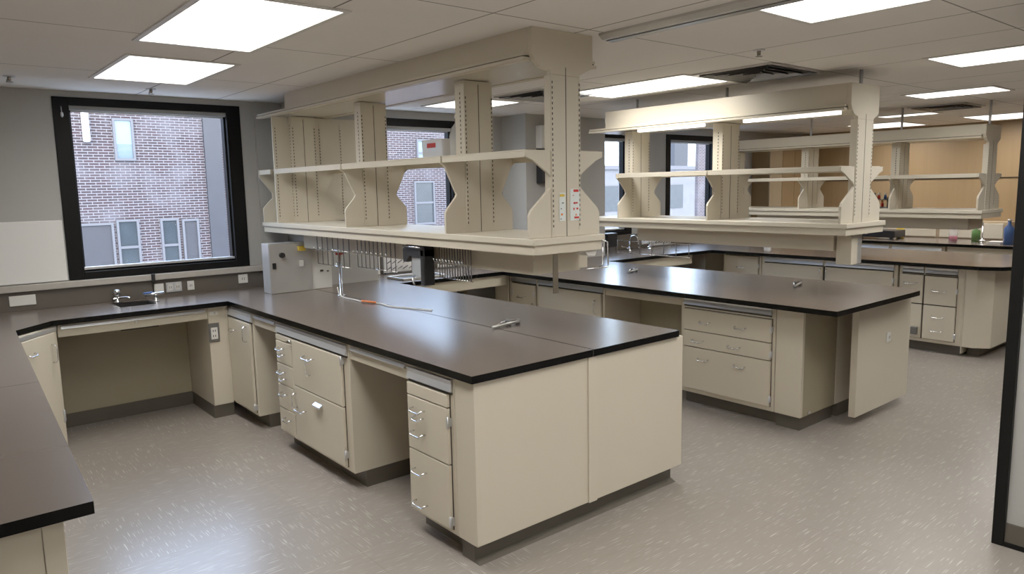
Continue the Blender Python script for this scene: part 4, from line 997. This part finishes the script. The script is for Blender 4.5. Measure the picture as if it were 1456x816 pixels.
def vent(label, x0, x1, y0, y1):
    t = thing('ceiling_vent', label, 'vent', ((x0+x1)/2, (y0+y1)/2, CEIL))
    w, d = (x1-x0)/2, (y1-y0)/2
    m = MB(); k = 0.03
    m.box(-w, w, -d, -d+k, -0.012, -0.0005); m.box(-w, w, d-k, d, -0.012, -0.0005); m.box(-w, -w+k, -d+k, d-k, -0.012, -0.0005); m.box(w-k, w, -d+k, d-k, -0.012, -0.0005)
    m.build('frame', M['steel'], t)
    bx('vent_throat', M['slot'], -w+k, w-k, -d+k, d-k, -0.003, -0.0006, t)
    m = MB()
    for q in range(4):
        a = 1-0.22*(q+0.6)
        ww, dd = w*a, d*a; b_ = 0.016; z0, z1 = -0.020, -0.0035
        m.prism([(-dd, z1), (-dd-b_, z0), (-dd-b_+0.003, z0), (-dd+0.003, z1)], 'x', -ww, ww); m.prism([(dd, z1), (dd+b_, z0), (dd+b_-0.003, z0), (dd-0.003, z1)], 'x', -ww, ww)
        m.prism([(-ww, z1), (-ww-b_, z0), (-ww-b_+0.003, z0), (-ww+0.003, z1)], 'y', -dd, dd); m.prism([(ww, z1), (ww+b_, z0), (ww+b_-0.003, z0), (ww-0.003, z1)], 'y', -dd, dd)
    m.build('louver', M['greymetal'], t)
vent('square louvred ceiling vent beside the middle aisle light', 4.37, 5.06, 2.62, 3.235)
vent('louvred ceiling vent beyond the middle shelving unit', 8.35, 8.95, 2.85, 3.40)
vent('louvred ceiling vent seen between the front shelving columns', 3.95, 4.55, 4.35, 4.95)
def sprinkler(label, x, y):
    t = thing('sprinkler_head', label, 'sprinkler', (x, y, CEIL))
    MB().lathe([(0.034, -0.006), (0.034, -0.0005)], (0, 0, 0), 18).build('escutcheon', M['alu'], t)
    MB().lathe([(0.010, -0.03), (0.012, -0.006)], (0, 0, 0), 12).build('sprinkler_body', M['sprk'], t)
    MB().lathe([(0.020, -0.040), (0.020, -0.037)], (0, 0, 0), 14).build('deflector', M['sprk'], t)
    MB().tube([(-0.012, 0, -0.02), (-0.014, 0, -0.038)], 0.003, 6).build('yoke', M['sprk'], t)
sprinkler('sprinkler head in front of the big window', 1.50, 5.90)
sprinkler('sprinkler head near the whiteboard wall', 0.62, 5.72)
sprinkler('sprinkler head above the middle aisle, before the vent', 3.93, 2.44)
t = thing('ceiling_track', 'long grey metal track on the ceiling beside the front shelving column', 'track', (2.86, 0.95, CEIL))
m = MB(); m.prism([(-0.055, -0.0005), (-0.055, -0.012), (-0.03, -0.030), (0.0, -0.030), (0.02, -0.022), (0.055, -0.022), (0.055, -0.0005)], 'y', 0, 1.70)
m.build('rail', M['steel'], t)
MB().box(0.0, 0.05, 0, 1.70, -0.034, -0.0225).build('track_slot', M['greymetal'], t)

# ------------------------------------------------------------------ daylight, camera
w = bpy.data.worlds.new('World'); scene.world = w; w.use_nodes = True
nt = w.node_tree; bg = nt.nodes['Background']
sky = nt.nodes.new('ShaderNodeTexSky'); sky.sky_type = 'NISHITA'; sky.sun_elevation = math.radians(38); sky.sun_rotation = math.radians(200); sky.sun_disc = False
sky.air_density = 1.0; sky.dust_density = 2.0
mixn = nt.nodes.new('ShaderNodeMix'); mixn.data_type = 'RGBA'; mixn.inputs['Factor'].default_value = 0.6
mixn.inputs['B'].default_value = (2.3, 2.8, 3.7, 1)
nt.links.new(sky.outputs['Color'], mixn.inputs['A']); nt.links.new(mixn.outputs['Result'], bg.inputs['Color'])
bg.inputs['Strength'].default_value = 1.7

cam = bpy.data.cameras.new('camera'); co = bpy.data.objects.new('camera', cam); COL.objects.link(co)
yaw, pitch, roll, fl, H = 0.6934488144223436, 0.13593238566426222, -0.01904758142131238, 1037.2121555054414, 1.7364945363587494
f = Vector((math.sin(yaw)*math.cos(pitch), math.cos(yaw)*math.cos(pitch), -math.sin(pitch)))
r = Vector((math.cos(yaw), -math.sin(yaw), 0)); u = r.cross(f)
r2 = math.cos(roll)*r + math.sin(roll)*u; u2 = -math.sin(roll)*r + math.cos(roll)*u
co.matrix_world = Matrix(((r2.x, u2.x, -f.x, 0), (r2.y, u2.y, -f.y, 0), (r2.z, u2.z, -f.z, H), (0, 0, 0, 1)))
cam.sensor_width = 36; cam.lens = fl/1456*36; cam.clip_start = 0.05; cam.clip_end = 200
scene.camera = co
scene.cycles.use_denoising = True
scene.cycles.max_bounces = 10; scene.cycles.diffuse_bounces = 6; scene.cycles.transparent_max_bounces = 12
scene.cycles.caustics_reflective = False; scene.cycles.caustics_refractive = False
scene.cycles.sample_clamp_indirect = 6
scene.view_settings.view_transform = 'Standard'
scene.view_settings.look = 'None'
scene.view_settings.exposure = 0.24
scene.view_settings.gamma = 1.18
